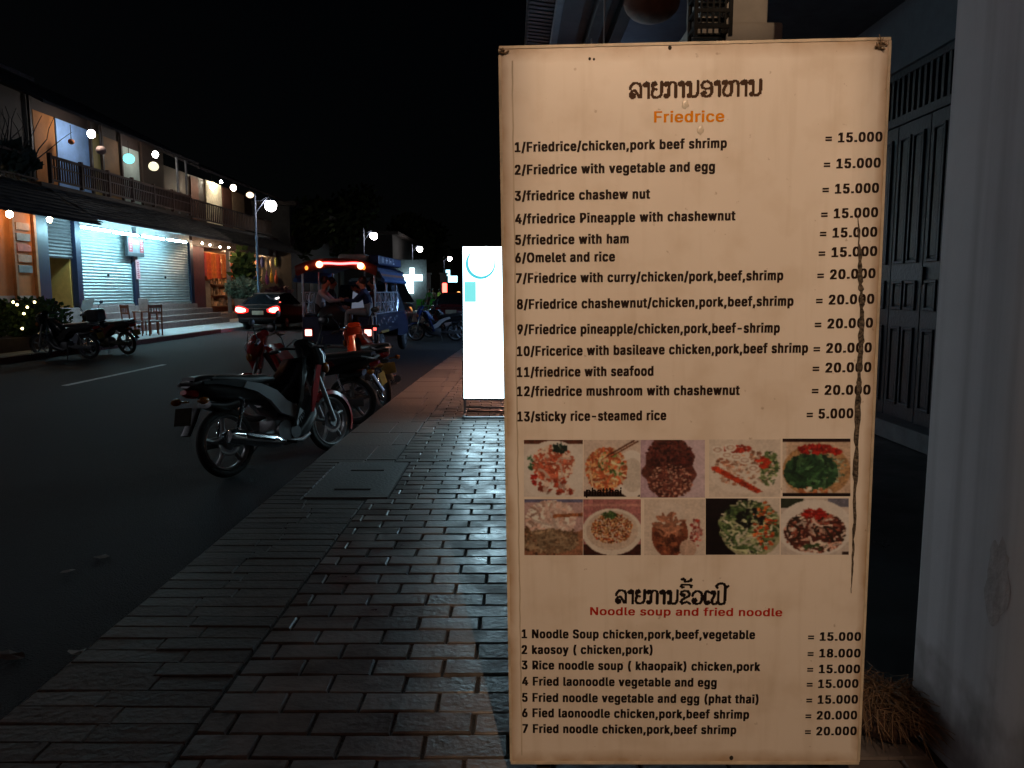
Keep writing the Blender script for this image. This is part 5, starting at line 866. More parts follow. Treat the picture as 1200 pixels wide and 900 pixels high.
ch = thing('rattan_seat', 'rounded reddish brown seat with grey cushion below the orange wall', 'seat', (-13.1, 20.9, 0))
MB().lathe([(.3, 0), (.34, .3), (.5, .5), (.55, .75), (.5, .8), (.4, .62)], n=20).build('shell', mat('rattan', (.13, .05, .03), .6, bump=.5), ch, True)
MB().ell((.1, .1, .78), (.42, .5, .2)).build('cushion', mat('grey_cushion', (.2, .22, .27), .8), ch, True)
# balcony plants of the left house
bp_ = thing('balcony_plant', 'dark leafless branching plant on the balcony at the top left', 'plant', (FX - .3, 22.6, 4.6))
m_ = MB()
for k in range(16):
    a = random.uniform(0, 2 * PI); p = Vector((random.uniform(-.2, .2), random.uniform(-.9, .7), 0)); pts = [p]
    d = Vector((math.cos(a) * .2, math.sin(a) * .35, 1)).normalized()
    for q in range(6): d = (d + Vector((random.gauss(0, .2), random.gauss(0, .25), 0))).normalized(); pts.append(pts[-1] + d * random.uniform(.25, .45))
    m_.tube(pts, [.03 - .004 * i for i in range(7)], 5)
m_.build('branches', mat('dark_bark', (.03, .025, .02), .9), bp_); m_ = MB(); leafy(m_, (0, .2, .5), (.3, .9, .4), 500, .3, 1); m_.build('leaves', mat('leaf_dark', (.02, .028, .015), .6, island=.4), bp_)

# ================================================================== FAR HOUSE OF THE LEFT ROW
hb = thing('souvenir_house', 'wooden house with a bright upstairs door above a souvenir shop', 'house', (0, 0, 0))
MB().bb((-22, 34.4, 0), (FX - 1.6, 47, 7)).build('house_body', teak, hb)
MB().bb((FX - 1.58, 34.4, 3.4), (FX - .1, 47, 4.55)).build('upper_floor', teak, hb)
MB().bb((FX - 1.58, 34.4, 0), (FX - .2, 47, .3)).build('floor_slab', concs, hb)
slope_roof(MB(), FX + .35, 6.7, -18.5, 8.8, 34.45, 47).build('roof', mat('roof_dark', (.045,) * 3), hb)
pent(MB(), FX - .1, 4.4, FX + 1.35, 3.62, 35.3, 47, 8, .34).build('pent_roof', mat('black_tiles', (.022,) * 3), hb)
yb0, yb1 = 14.7 * FPX / 350, 40.6
MB().bb((FX - 1.575, 39.95, 4.6), (FX - 1.52, 42.0, 7.0)).build('bright_door', mat('white_door', (.78, .70, .52), .6), hb)
MB().bb((FX - 1.575, yb1 + 1.6, 4.6), (FX - 1.52, yb1 + 2.9, 6.9)).build('brown_panel', mat('brown_pan', (.10, .03, .015), .7), hb)
MB().bb((FX - 1.575, yb1 + 3.0, 4.6), (FX - 1.52, yb1 + 4.9, 6.9)).build('beige_panel', mat('beige_pan', (.34, .24, .15), .7), hb)
MB().bb((FX - 1.575, yb0 + .2, 4.6), (FX - 1.52, yb0 + 1.1, 6.9)).build('brown_panel', mat('brown_pan', (.10,) * 3), hb)
m_ = MB(); m_.bb((FX - .16, 34.6, 5.4), (FX - .1, 46, 5.46)); m_.bb((FX - .16, 34.6, 4.62), (FX - .1, 46, 4.67))
for k in range(48): m_.bb((FX - .15, 34.7 + k * .235, 4.67), (FX - .11, 34.78 + k * .235, 5.4))
m_.build('balcony_railing', mat('rail_dark', (.05, .025, .02), .6), hb)
MB().bb((FX - .5, 34.5, .3), (FX - .2, 35.9, 3.4)).build('maroon_panel', mat('maroon', (.10, .02, .025), .6), hb)
MB().bb((FX - 1.2, 36, .3), (FX - 1.1, 38.8, 1.9)).build('beige_counter', mat('counter', (.30, .22, .15), .7), hb)
MB().bb((FX - 1.55, 36, .31), (FX - 1.5, 46, 3.39)).build('back_wall', mat('shop_orange', (.45, .16, .05), .8), hb)
for y in (38.9, 42.2): MB().bb((FX - .3, y, .3), (FX - .14, y + .16, 3.4)).build('shop_post', mat('grey_wood', (.2,) * 3), hb)
for k, (px, w_, hgt, c) in enumerate(((243, .6, 1.1, (.55, .06, .05)), (249, .62, 1.25, (.7, .10, .02)), (254.5, .62, 1.2, (.72, .16, .02)), (260, .6, 1.2, (.66, .10, .03)), (266, .6, 1.15, (.5, .12, .02)), (273, .6, 1.1, (.6, .1, .02)))):
    Y = 14.7 * FPX / (600 - px); mb = MB(); vs = []; n = 10
    for i in range(n + 1):
        for z in (3.22, 3.22 - hgt): vs.append((.05 * math.sin(i * 1.9), (i / n - .5) * w_, z))
    mb.add(vs, [(2 * i, 2 * i + 1, 2 * i + 3, 2 * i + 2) for i in range(n)]); o = mb.build('hanging_cloth', mat('cloth_%d' % k, c, .8), None, True); o.location = (-14.7, Y, 0)
    tag(o, ['pinkish red cloth hanging nearest the maroon panel', 'red orange cloth second from the maroon panel', 'bright orange cloth third from the maroon panel', 'deep orange cloth fourth from the maroon panel', 'brown orange cloth left of the shop post', 'orange cloth right of the shop post'][k], 'cloth', 'cloths hung in the souvenir shop')
for k, (px, py) in enumerate(((237, 285), (246, 287), (258, 289.5), (268, 290), (281, 301), (292, 304))):
    bulb(px, py, -13.6, .036, glow('shop_bulb', (1, .70, .45), 380), ['small warm bulb on the shop eave above the maroon panel', 'small warm bulb on the shop eave above the red cloth', 'small warm bulb on the shop eave above the orange cloths', 'small warm bulb on the shop eave by the grey post', 'small warm bulb above the tall leafy plant', 'small warm bulb above the hanging bags'][k], drop=.08)
bagc = [(.20, .06, .25), (.6, .36, .03), (.45, .1, .05), (.1, .12, .35), (.6, .5, .4), (.5, .42, .3), (.25, .3, .1), (.6, .55, .45), (.35, .08, .05), (.08, .1, .3), (.6, .5, .3), (.4, .3, .2)]
for k in range(16):
    px = 291 + (k % 8) * 5.4; py = (303 if k < 8 else 319) + random.uniform(-3, 3); p = atX(px, py, -14.25); t = bagc[k % 12]
    mb = MB(); mb.ell((0, 0, -.35), (.1, .2, .3), 10, 7).tube([(0, -.13, -.12), (0, 0, .2), (0, .13, -.12)], .015, 5); o = mb.build('hanging_bag', mat('bag_%d' % (k % 12), t, .8), None, True); o.location = p
    tag(o, 'small coloured bag among those hung in the souvenir shop', 'bag', 'bags hung in the souvenir shop')
m_ = MB()
for k in range(5): m_.bb((FX - 1.49, 39.2, .6 + k * .55), (FX - 1.15, 46.8, .64 + k * .55))
m_.build('shelves', wood_ := mat('shelf_wood', (.25, .12, .05), .6), hb)
m_ = MB()
for k in range(5):
    for q in range(34): y_ = 39.3 + q * .22; h_ = random.uniform(.12, .42); m_.bb((FX - 1.45, y_, .645 + k * .55), (FX - 1.2 - random.uniform(0, .1), y_ + random.uniform(.08, .19), .645 + k * .55 + h_))
sm = m_.build('shelf_goods', mat('goods', (.5, .3, .16), .7, var=.9, scale=3, island=.6), hb); sm['kind'] = 'stuff'
for k, y_ in enumerate((40.3, 43.2, 46)):  # added bulbs that brighten the shop inside
    t = thing('bare_bulb', ['added warm bulb inside the souvenir shop by its left end', 'added warm bulb inside the souvenir shop at its middle', 'added warm bulb inside the souvenir shop at its right end'][k], 'bulb', (FX - .75, y_, 3.15), 0, 'added bulbs inside the souvenir shop')
    MB().ell((0, 0, 0), (.06, .06, .07), 12, 8).build('glass', glow('shop_fill_bulb', (1, .66, .36), 330), t, True); MB().lathe([(.03, .06), (.03, .12), (.008, .14), (.008, .25)], n=8).build('fitting', blk, t)
# plants on the pavement before it
pot = thing('potted_bush', 'large conical clay pot with pale bushy plant at the end of the steps', 'potted plant', (-12.35, 35.6, 0))
MB().lathe([(.22, 0), (.3, .4), (.46, 1.0), (.5, 1.05), (.45, 1.06), (.4, .95)], n=18).build('pot', mat('clay', (.25, .16, .12), .8, bump=.3), pot, True)
m_ = MB(); leafy(m_, (0, 0, 1.45), (.75, .85, .5), 1500, .2); m_.build('foliage', mat('leaf_grey', (.11, .14, .09), .6, island=.4), pot)
tp = thing('tall_plant', 'tall dark leafy plant standing before the souvenir shop', 'plant', (-13.2, 38.2, 0))
m_ = MB(); leafy(m_, (0, 0, 2.2), (.42, .5, 1.2), 500, .4); m_.build('foliage', leafm, tp); MB().tube([(0, 0, 0), (.05, .05, 1.2), (0, 0, 2.6)], [.05, .04, .02]).build('stem', mat('dark_bark', (.03,) * 3), tp)
tp = thing('reddish_plant', 'low dark reddish plant behind the black car', 'plant', (-11.9, 39.5, 0))
m_ = MB(); leafy(m_, (0, 0, .9), (.6, .9, .7), 500, .3); m_.build('foliage', mat('leaf_red', (.07, .02, .025), .6, island=.4), tp); MB().lathe([(.2, 0), (.28, .35), (.22, .36)], n=12).build('pot', mat('clay', (.25,) * 3), tp)
# ================================================================== TREES BEYOND
def tree(x, y, h, r, label, n=2600):
    t = thing('tree', label, 'tree', (x, y, 0), 0, 'dark trees beyond the houses')
    m_ = MB().tube([(0, 0, 0), (.1, 0, h * .3), (0, .1, h * .55), (.1, 0, h * .8)], [.3, .22, .15, .06])
    cl = []
    for k in range(9):
        a = random.uniform(0, 2 * PI); q = Vector((math.cos(a) * r * .6 * random.uniform(.3, 1), math.sin(a) * r * .6 * random.uniform(.3, 1), h * random.uniform(.55, .95))); cl.append(q); m_.tube([(0, 0, h * .45), q * .6 + Vector((0, 0, h * .2)), q], [.12, .07, .02], 6)
    m_.build('trunk', mat('dark_bark', (.03,) * 3), t); m_ = MB()
    for q in cl: leafy(m_, q, (r * .5, r * .5, r * .38), n // 9, .55)
    m_.build('crown', mat('leaf_tree', (.022, .03, .014), .9, var=.3, island=.5, spec=0), t); return t
tree(-14.6, 49, 7.5, 3.2, 'dark leafy tree just right of the nearest street lamp')
tree(-13.5, 60, 8.5, 3.6, 'dark tree behind the second street lamp')
tree(-9.8, 78, 8, 3.4, 'far dark tree above the cross shaped shop light')
# dark row farther along, and houses closing the street
for (x0, x1, y0_, y1_, z, lb) in ((-24, -13.4, 47.2, 62, 6.5, 'unlit dark house past the souvenir shop'), (-22, -9.8, 64, 84, 6, 'unlit dark building behind the bright shop light'), (-9, 2, 118, 130, 7.5, 'dark far building closing the street'), (4.4, 14, 36, 90, 7, 'unlit dark building down the right side of the street')):
    t = thing('dark_building', lb, 'building', (0, 0, 0)); dm = mat('dim_wall_dark', (.03, .028, .028), .85)
    MB().bb((x0, y0_, 0), (x1, y1_, z)).build('wall', dm, t); MB().bb((x0 - .4, y0_ - .3, z + .002), (x1 + .5, y1_ + .3, z + .25)).build('roof', mat('roof_dark', (.045,) * 3), t)
    for k in range(5):
        yy = y0_ + (y1_ - y0_) * (k + .5) / 5
        if x1 < 3: MB().bb((x1 + .003, yy - .5, .2), (x1 + .04, yy + .5, 2.3)).build('door', mat('door_dark', (.07, .04, .03), .7), t)
for k, (px, py0) in enumerate(((501, 318), (520, 323))):
    p = atY(px, 346, 80); o = MB().bb((-.32, -.3, -.2), (.32, .3, 2.9)).bb((-.42, -.4, 2.9), (.42, .4, 3.05)).bb((-.42, -.4, -.2), (.42, .4, .1)).build('gate_pillar', mat('pillar_white', (.5, .5, .52), .8)); o.location = (p.x, 80, .2)
    tag(o, ['pale gate pillar left of the far group of people', 'pale gate pillar right of the far group, under the farthest lamp'][k], 'pillar')
# the bright far shop light: a cross of boxes and a stall wall made to glow as if lit
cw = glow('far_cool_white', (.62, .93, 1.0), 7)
fs_ = thing('bright_shop_light', 'bright cool white cross shaped shop light far down the left side', 'shop light', (0, 62, 0))
a, b_ = atY(468, 329, 62), atY(494.5, 322, 62); MB().bb((a.x, 0, a.z), (b_.x, .3, b_.z)).build('sign_bar', cw, fs_)
a, b_ = atY(480, 322, 62), atY(485, 314, 62); MB().bb((a.x, .02, a.z), (b_.x, .28, b_.z)).build('sign_post', cw, fs_)
a, b_ = atY(469, 344, 62.3), atY(484, 329, 62.3); MB().add([(a.x + .35, .3, b_.z), (b_.x, .3, b_.z), (b_.x, .3, a.z), (b_.x - .35, .3, a.z), (a.x + .35, .6, b_.z), (b_.x, .6, b_.z), (b_.x, .6, a.z), (b_.x - .35, .6, a.z)], [(0, 1, 2, 3), (4, 5, 6, 7), (0, 1, 5, 4), (1, 2, 6, 5), (2, 3, 7, 6), (3, 0, 4, 7)]).build('glowing_wall', cw, fs_)
MB().bb((-9.9, .7, -.1), (-6.9, .9, 3.9)).build('halo_wall', mat('halo_plaster', (.08, .085, .09), .9), fs_)  # wall added to catch the shop light as a soft halo
o = MB().bb((-.5, 0, -.35), (.5, .2, .35)).bb((-.75, .02, .35), (-.3, .18, 1.0)).build('far_sign', glow('far_cyan', (.45, .85, 1), 3)); o.location = atY(530.5, 327, 85); tag(o, 'small cyan lit shop sign below the farthest street lamp', 'sign')
o = MB().bb((-.14, 0, -.75), (.14, .2, .75), .05).build('neon_sign', glow('neon_red', (1, .07, .05), 9)); o.location = atY(521, 346, 48); tag(o, 'upright glowing red neon sign left of the light box sign', 'sign')
o = MB().ell((0, 0, 0), (.22, .22, .26)).build('orange_lamp', glow('far_orange', (1, .45, .12), 4), None, True); o.location = atY(537.5, 346, 55); tag(o, 'small orange lamp beside the edge of the light box sign', 'lamp')
# shop lights on the right, beyond the sign (they colour the far pavement and road)
for k, (x, y, z, lb) in enumerate(((.1, 11.3, 2.5, 'shaded warm pendant lamp behind the menu board, nearer one'), (.45, 14.6, 2.5, 'shaded warm pendant lamp behind the menu board, farther one'))):
    t = thing('pendant_lamp', lb, 'lamp', (x, y, z), 0, 'pendant lamps under the eave')
    MB().ell((0, 0, 0), (.09, .09, .09), 14, 10).build('bulb', glow('pendant_bulb', (1, .50, .32), 1050), t, True)
    MB().lathe([(.05, .14), (.10, .12), (.165, -.10), (.17, -.15)], n=24, cap=False).build('lamp_shade', mat('shade_metal', (.05, .05, .05), .5, .5), t, True); MB().tube([(0, 0, .13), (0, 0, 1.62)], .008, 6).build('cord', blk, t)
t = thing('tube_light', 'bluish tube light of the next shop, behind the light box sign', 'tube light', (2.6, 20.5, 2.7))
MB().tube([(0, 0, 0), (0, 1.5, 0)], .035).build('tube', glow('tube_blue', (.36, .60, 1), 560), t, True); MB().bb((-.04, 0, .036), (.04, 1.5, .08)).build('batten', mat('batten_white', (.6,) * 3), t)

# unseen shop on the left: its tube lights are added to light the plaster wall
t = thing('dark_building', 'unseen shop across the road left of the frame, with added tube lights under its eave', 'building')
MB().bb((-22, -8, 0), (-14.6, 14.2, 7)).build('wall', mat('dim_wall_dark', (.03,) * 3), t); pent(MB(), -14.5, 4.5, -12.5, 3.5, -8, 14.3, 6, .5).build('pent_roof', mat('black_tiles', (.022,) * 3), t)
for k in range(5):
    t = thing('tube_light', 'added cool tube light under the eave of the unseen shop left of the frame', 'tube light', (-12.95, 1.2 + 2.1 * k, 2.9), 0, 'added tube lights of the unseen shop')
    MB().tube([(0, 0, 0), (0, 1.7, 0)], .032, 10).build('tube', glow('wall_fill_tube', (.89, .90, 1), 56), t, True); MB().bb((-.04, 0, .035), (.04, 1.7, .08)).build('batten', mat('batten_white', (.6,) * 3), t)
# ================================================================== MOTORBIKES
rub = mat('tyre_rubber', (.018, .018, .018), .75, bump=.3); seatm = mat('seat_vinyl', (.012, .012, .013), .5)
alu = mat('cast_alu', (.28, .285, .29), .42, .8, var=.2); chrome = mat('chrome', (.75, .77, .8), .12, 1, var=.05); eng = mat('engine_grey', (.12, .12, .125), .5, .6, var=.3)
plasb = mat('black_plastic', (.014, .014, .016), .35); glass = mat('lamp_glass', (.35, .36, .38), .08)
def make_bike(label, paint, side, group, spokes='alloy', plate=(.45, .32, .09), cowl=None, rim=alu):
    t = thing('motorbike', label, 'motorbike', (0, 0, 0), 0, group); cowl = cowl or paint
    for x in (0, 1.23):
        r = .285; c = (x, 0, r)
        w = MB().torus(c, (0, 1, 0), .222, .018, 32, 8, 1.9)
        if spokes == 'alloy':
            for k in range(5):
                a = 2 * PI * k / 5 + .3; p0 = Vector((x + .03 * math.cos(a), 0, r + .03 * math.sin(a))); p1 = Vector((x + .13 * math.cos(a + .12), 0, r + .13 * math.sin(a + .12))); p2 = Vector((x + .215 * math.cos(a + .05), 0, r + .215 * math.sin(a + .05)))
                w.tube([p0, p1, p2], [.026, .017, .02], 6)
        else:
            for k in range(18):
                a = 2 * PI * k / 18; sd = .03 * (-1) ** k; w.tube([(x + .04 * math.cos(a + .5), sd, r + .04 * math.sin(a + .5)), (x + .215 * math.cos(a), 0, r + .215 * math.sin(a))], .0035, 4)
        w.tube([(x, -.06, r), (x, .06, r)], [.045, .045], 12)
        w = w.build('wheel', rim, t, True, 50)
        MB().torus(c, (0, 1, 0), .252, .036, 36, 10, .95).build('tyre', rub, w, True, 60)
        d = MB().torus(c, (0, 1, 0), .085, .025, 20, 4, .12); [d.v.__setitem__(i, v + Vector((0, -.05, 0))) for i, v in enumerate(d.v)]; d.build('brake_disc', chrome, w, True)
    # frame pieces
    MB().tube([(.42, -.09, .30), (.2, -.10, .28), (0, -.085, .285)], [.03, .024, .02]).tube([(.42, .09, .30), (.2, .10, .28), (0, .085, .285)], [.03, .024, .02]).box((.08, .105, .29), (.5, .02, .09), None, .008).build('swingarm', eng, t, True)
    for s_ in (-1, 1):
        m_ = MB().tube([(.02, s_ * .11, .31), (.13, s_ * .12, .62)], .014)
        pts = [(.03 + .09 * k / 60, s_ * (.11 + .008 * k / 60) + .026 * math.cos(k * .9), .36 + .22 * k / 60 + .026 * math.sin(k * .9) * .3) for k in range(61)]; m_.tube(pts, .0065, 5)
        m_.build('shock_absorber', chrome, t, True)
    for s_ in (-1, 1): MB().tube([(1.23, s_ * .07, .285), (1.13, s_ * .075, .58), (1.06, s_ * .07, .80)], [.024, .022, .02], 10).build('fork_leg', alu, t, True)
    # engine, exhaust
    e_ = MB().box((.60, 0, .31), (.30, .22, .20), None, .04).tube([(.72, 0, .33), (.92, 0, .36)], [.085, .075], 14)
    for k in range(6): e_.tube([(.745 + k * .026, 0, .333 + k * .004), (.757 + k * .026, 0, .335 + k * .004)], .098, 14)
    e_.tube([(.55, -.13, .30), (.55, -.10, .30)], .088, 18).tube([(.66, -.135, .27), (.66, -.1, .27)], .06, 14); e_.build('engine', eng, t, True)
    x_ = MB().tube([(.86, -.05, .30), (.84, -.10, .22), (.7, -.15, .19), (.45, -.17, .21)], .022, 10)
    x_ = x_.build('exhaust_pipe', eng, t, True)
    MB().tube([(.46, -.17, .21), (.40, -.175, .225), (.36, -.175, .235), (-.08, -.18, .345), (-.12, -.18, .355)], [.025, .05, .058, .062, .05], 16).build('silencer', chrome, t, True)
    MB().tube([(.3, -.235, .262), (.02, -.24, .332)], [.022, .022], 6).build('heat_guard', chrome, t, True)
    # bodywork
    MB().loft([(-.31, .80, .06, .03), (-.24, .785, .10, .055), (-.15, .75, .12, .085), (.10, .705, .13, .10), (.32, .66, .12, .09), (.46, .60, .10, .07)]).build('tail_body', plasb, t, True, 60)
    MB().loft([(-.28, .835, .08, .022), (-.17, .825, .135, .038), (.08, .80, .14, .042), (.22, .775, .125, .05), (.42, .77, .11, .045), (.55, .755, .07, .03)], 16).build('seat', seatm, t, True, 60)
    for s_ in (-1, 1):
        MB().prism([(-.25, .79), (-.1, .775), (.12, .725), (.16, .775), (0, .80), (-.24, .815)], s_ * .112, s_ * .15, lambda x, y, z: (x, y * (1 - .25 * max(0, -x)), z)).build('tail_panel', plasb, t, True, 30)
        pts = [(.124, .723), (.26, .675), (.40, .58), (.50, .46), (.68, .385), (.76, .44), (.70, .50), (.58, .56), (.48, .66), (.32, .735), (.164, .772)]
        MB().prism(pts, s_ * .115, s_ * .155, lambda x, y, z: (x, y * (1 - .25 * max(0, -x)), z)).build('side_panel', side, t, True, 30)
    MB().tube([(-.30, -.09, .80), (-.35, 0, .815), (-.30, .09, .80), (-.18, .13, .83)], .013, 8).tube([(-.30, -.09, .80), (-.12, -.13, .83)], .013, 8).build('grab_rail', alu, t, True)
    MB().tube([(.42, 0, .60), (.65, 0, .52), (.86, 0, .66), (.98, 0, .84)], [.08, .075, .07, .06], 10).build('frame_spine', plasb, t, True)
    # leg shield: bowed sheets, front panel in paint
    ls = MB(); rs = []
    for i in range(9):
        f = i / 8; z = .92 - .60 * f; xx = 1.02 - .18 * math.sin(f * 1.7) - .06 * f; hw = .13 + .10 * math.sin(min(1, f * 1.4) * PI * .6) - .07 * max(0, f - .6) / .4
        rs.append([Vector((xx - .13 * abs(u) ** 1.6, hw * u, z)) for u in (-1, -.75, -.45, 0, .45, .75, 1)] + [Vector((xx - .13 * abs(u) ** 1.6 - .03, hw * u * .96, z)) for u in (1, .75, .45, 0, -.45, -.75, -1)])
    ls.rings(rs).build('leg_shield', paint, t, True, 50)
    MB().loft([(.99, .55, .07, .03), (.93, .40, .13, .07), (.80, .27, .14, .08), (.62, .215, .12, .06), (.46, .20, .08, .03)], 14).build('under_cowl', plasb, t, True, 60)
    MB().loft([(.10, .60, .12, .05), (-.02, .585, .10, .045), (-.16, .62, .08, .03)], 12).build('inner_guard', plasb, t, True, 60)
    MB().loft([(1.12, .64, .06, .05), (1.13, .78, .11, .085), (1.10, .92, .14, .09), (1.05, 1.01, .13, .07), (.99, 1.06, .09, .04)], 16).build('front_cowl', cowl, t, True, 60)
    MB().ell((1.175, 0, .90), (.055, .10, .075)).build('headlight', glass, t, True)
    for s_ in (-1, 1): MB().ell((1.14, s_ * .125, .80), (.035, .03, .05)).build('front_indicator', mat('amber_glass', (.25, .08, .01), .2), t, True)
    fd = MB(); rs = []
    for i in range(11):
        a = R(-25 + 155 * i / 10); hw = .05 + .012 * math.sin(i / 10 * PI); rs.append([Vector((1.23 + (.31 - k_) * math.cos(a), u * hw, .285 + (.31 - k_) * math.sin(a))) for u, k_ in ((-1, .05), (-.8, .015), (0, 0), (.8, .015), (1, .05), (0, .03))])
    fd.rings(rs).build('front_fender', paint, t, True, 50)
    MB().loft([(-.24, .60, .055, .015), (-.30, .50, .06, .012), (-.37, .40, .06, .01)], 10).build('rear_fender', plasb, t, True)
    MB().box((-.372, 0, .55), (.012, .19, .14), (0, .25, 0), .004).build('number_plate', mat('plate_%d' % int(plate[0] * 100), plate, .85, spec=.08), t)
    MB().loft([(-.25, .72, .07, .04), (-.30, .725, .06, .035), (-.34, .74, .04, .02)], 10).build('tail_light', mat('red_lens', (.30, .01, .01), .15), t, True)
    for s_ in (-1, 1): MB().tube([(-.26, s_ * .06, .66), (-.28, s_ * .14, .665)], .01, 6).ell((-.29, s_ * .165, .665), (.045, .035, .03)).build('rear_indicator', mat('amber_glass', (.5,) * 3), t, True)
    MB().tube([(.93, -.34, .99), (.97, -.22, 1.02), (1.02, -.08, 1.0), (1.02, .08, 1.0), (.97, .22, 1.02), (.93, .34, .99)], .012, 8).tube([(.93, -.35, .99), (.945, -.24, 1.005)], .02, 8).tube([(.93, .35, .99), (.945, .24, 1.005)], .02, 8).tube([(1.0, -.25, 1.01), (.98, -.36, 1.0)], .006, 5).tube([(1.0, .25, 1.01), (.98, .36, 1.0)], .006, 5).build('handlebar', plasb, t, True)
    m_ = MB()
    for s_ in (-1, 1): m_.tube([(.98, s_ * .24, 1.0), (1.10, s_ * .17, 1.10), (1.17, s_ * .07, .99), (1.12, s_ * .05, .80)], .0045, 5)
    m_.build('cable', plasb, t, True)
    for s_ in (-1, 1):
        m_ = MB().tube([(.98, s_ * .2, 1.02), (.99, s_ * .24, 1.12), (.97, s_ * .30, 1.20)], .007, 6); m_.ell((.965, s_ * .33, 1.23), (.016, .062, .042)); m_.build('mirror', plasb, t, True)
    MB().tube([(.5, -.1, .22), (.5, -.3, .2)], .013, 8).tube([(.5, .1, .22), (.5, .3, .2)], .013, 8).build('foot_peg', rub, t, True)
    MB().tube([(.45, .1, .22), (.36, .26, .02)], .011, 8).box((.36, .275, .012), (.07, .05, .012)).build('side_stand', eng, t, True)
    return t
def place_bike(t, xr, yr, head, lean=-7):  # rear axle at (xr, yr), heading in degrees from +x; leans on its side stand
    t.location = (xr, yr, -.126); t.rotation_euler = (Matrix.Rotation(R(head), 3, 'Z') @ Matrix.Rotation(R(lean), 3, 'X')).to_euler(); return t
redp_ = mat('red_paint', (.26, .012, .012), .22, coat=.6, var=.05); silv = mat('silver_paint', (.36, .39, .41), .28, .15, coat=.5, var=.05); blackp = mat('black_paint', (.010, .010, .012), .22, coat=.6, var=.05)
orp = mat('orange_red_paint', (.55, .055, .015), .22, coat=.6, var=.05); bluep = mat('blue_paint', (.015, .03, .11), .25, coat=.5, var=.05)
K1 = 'motorbikes parked along the near kerb'
b1 = place_bike(make_bike('black and silver motorbike with chrome silencer, nearest of those parked at the kerb', redp_, silv, K1, 'alloy', (.02, .014, .007), cowl=blackp), -2.33, 6.22, 61)
ls_ = [o for o in S.objects if o.parent == b1 and o.name.startswith('leg_shield')][0]; ls_.data.materials[0] = blackp
MB().prism([(1.00, .84), (.90, .62), (.845, .42), (.875, .42), (.965, .6), (1.055, .83)], -.155, -.135, lambda x, y, z: (x, y - .04 * (.84 - z), z)).build('shield_flash', redp_, b1, True)
b2 = place_bike(make_bike('dark red motorbike turned towards the road, second from the camera at the kerb', redp_, mat('deep_red_paint', (.11, .008, .008), .3, coat=.4), K1, 'alloy', rim=eng), -1.82, 8.75, 172)
b3 = place_bike(make_bike('orange red motorbike with tan number plate, third at the kerb before the passenger truck', orp, redp_, K1, 'spokes', (.50, .33, .10), rim=chrome), -1.69, 10.15, 117)
b4 = place_bike(make_bike('dark blue motorbike parked crosswise left of the light box sign', bluep, mat('white_panel', (.5, .48, .47), .35, coat=.4), 'motorbikes beyond the passenger truck', 'alloy'), -1.72, 23.6, 176)
b5 = place_bike(make_bike('dark motorbike with pale seat panel standing just behind the dark blue one', blackp, mat('pinkish_panel', (.42, .3, .27), .4), 'motorbikes beyond the passenger truck', 'alloy'), -1.5, 25.1, 170)
b6 = place_bike(make_bike('dark motorbike with black top box, nearest the left hedge', blackp, blackp, 'motorbikes across the road by the hedge', 'alloy', rim=eng), -9.55, 17.35, 168)
b7 = place_bike(make_bike('black motorbike with bright pale blue windscreen, beside the wooden chairs', blackp, mat('dark_red_panel', (.10, .012, .012), .35), 'motorbikes across the road by the hedge', 'alloy', rim=eng), -9.3, 18.6, 160)
scr = mat('screen_acrylic', (.75, .9, .98), .45); mat_bsdf(scr).inputs['Transmission Weight'].default_value = .85
MB().box((1.06, 0, 1.2), (.02, .34, .3), (0, -.5, 0), .01).build('windscreen', scr, b7)
MB().box((-.32, 0, 1.0), (.3, .34, .28), None, .06).build('top_box', plasb, b6)

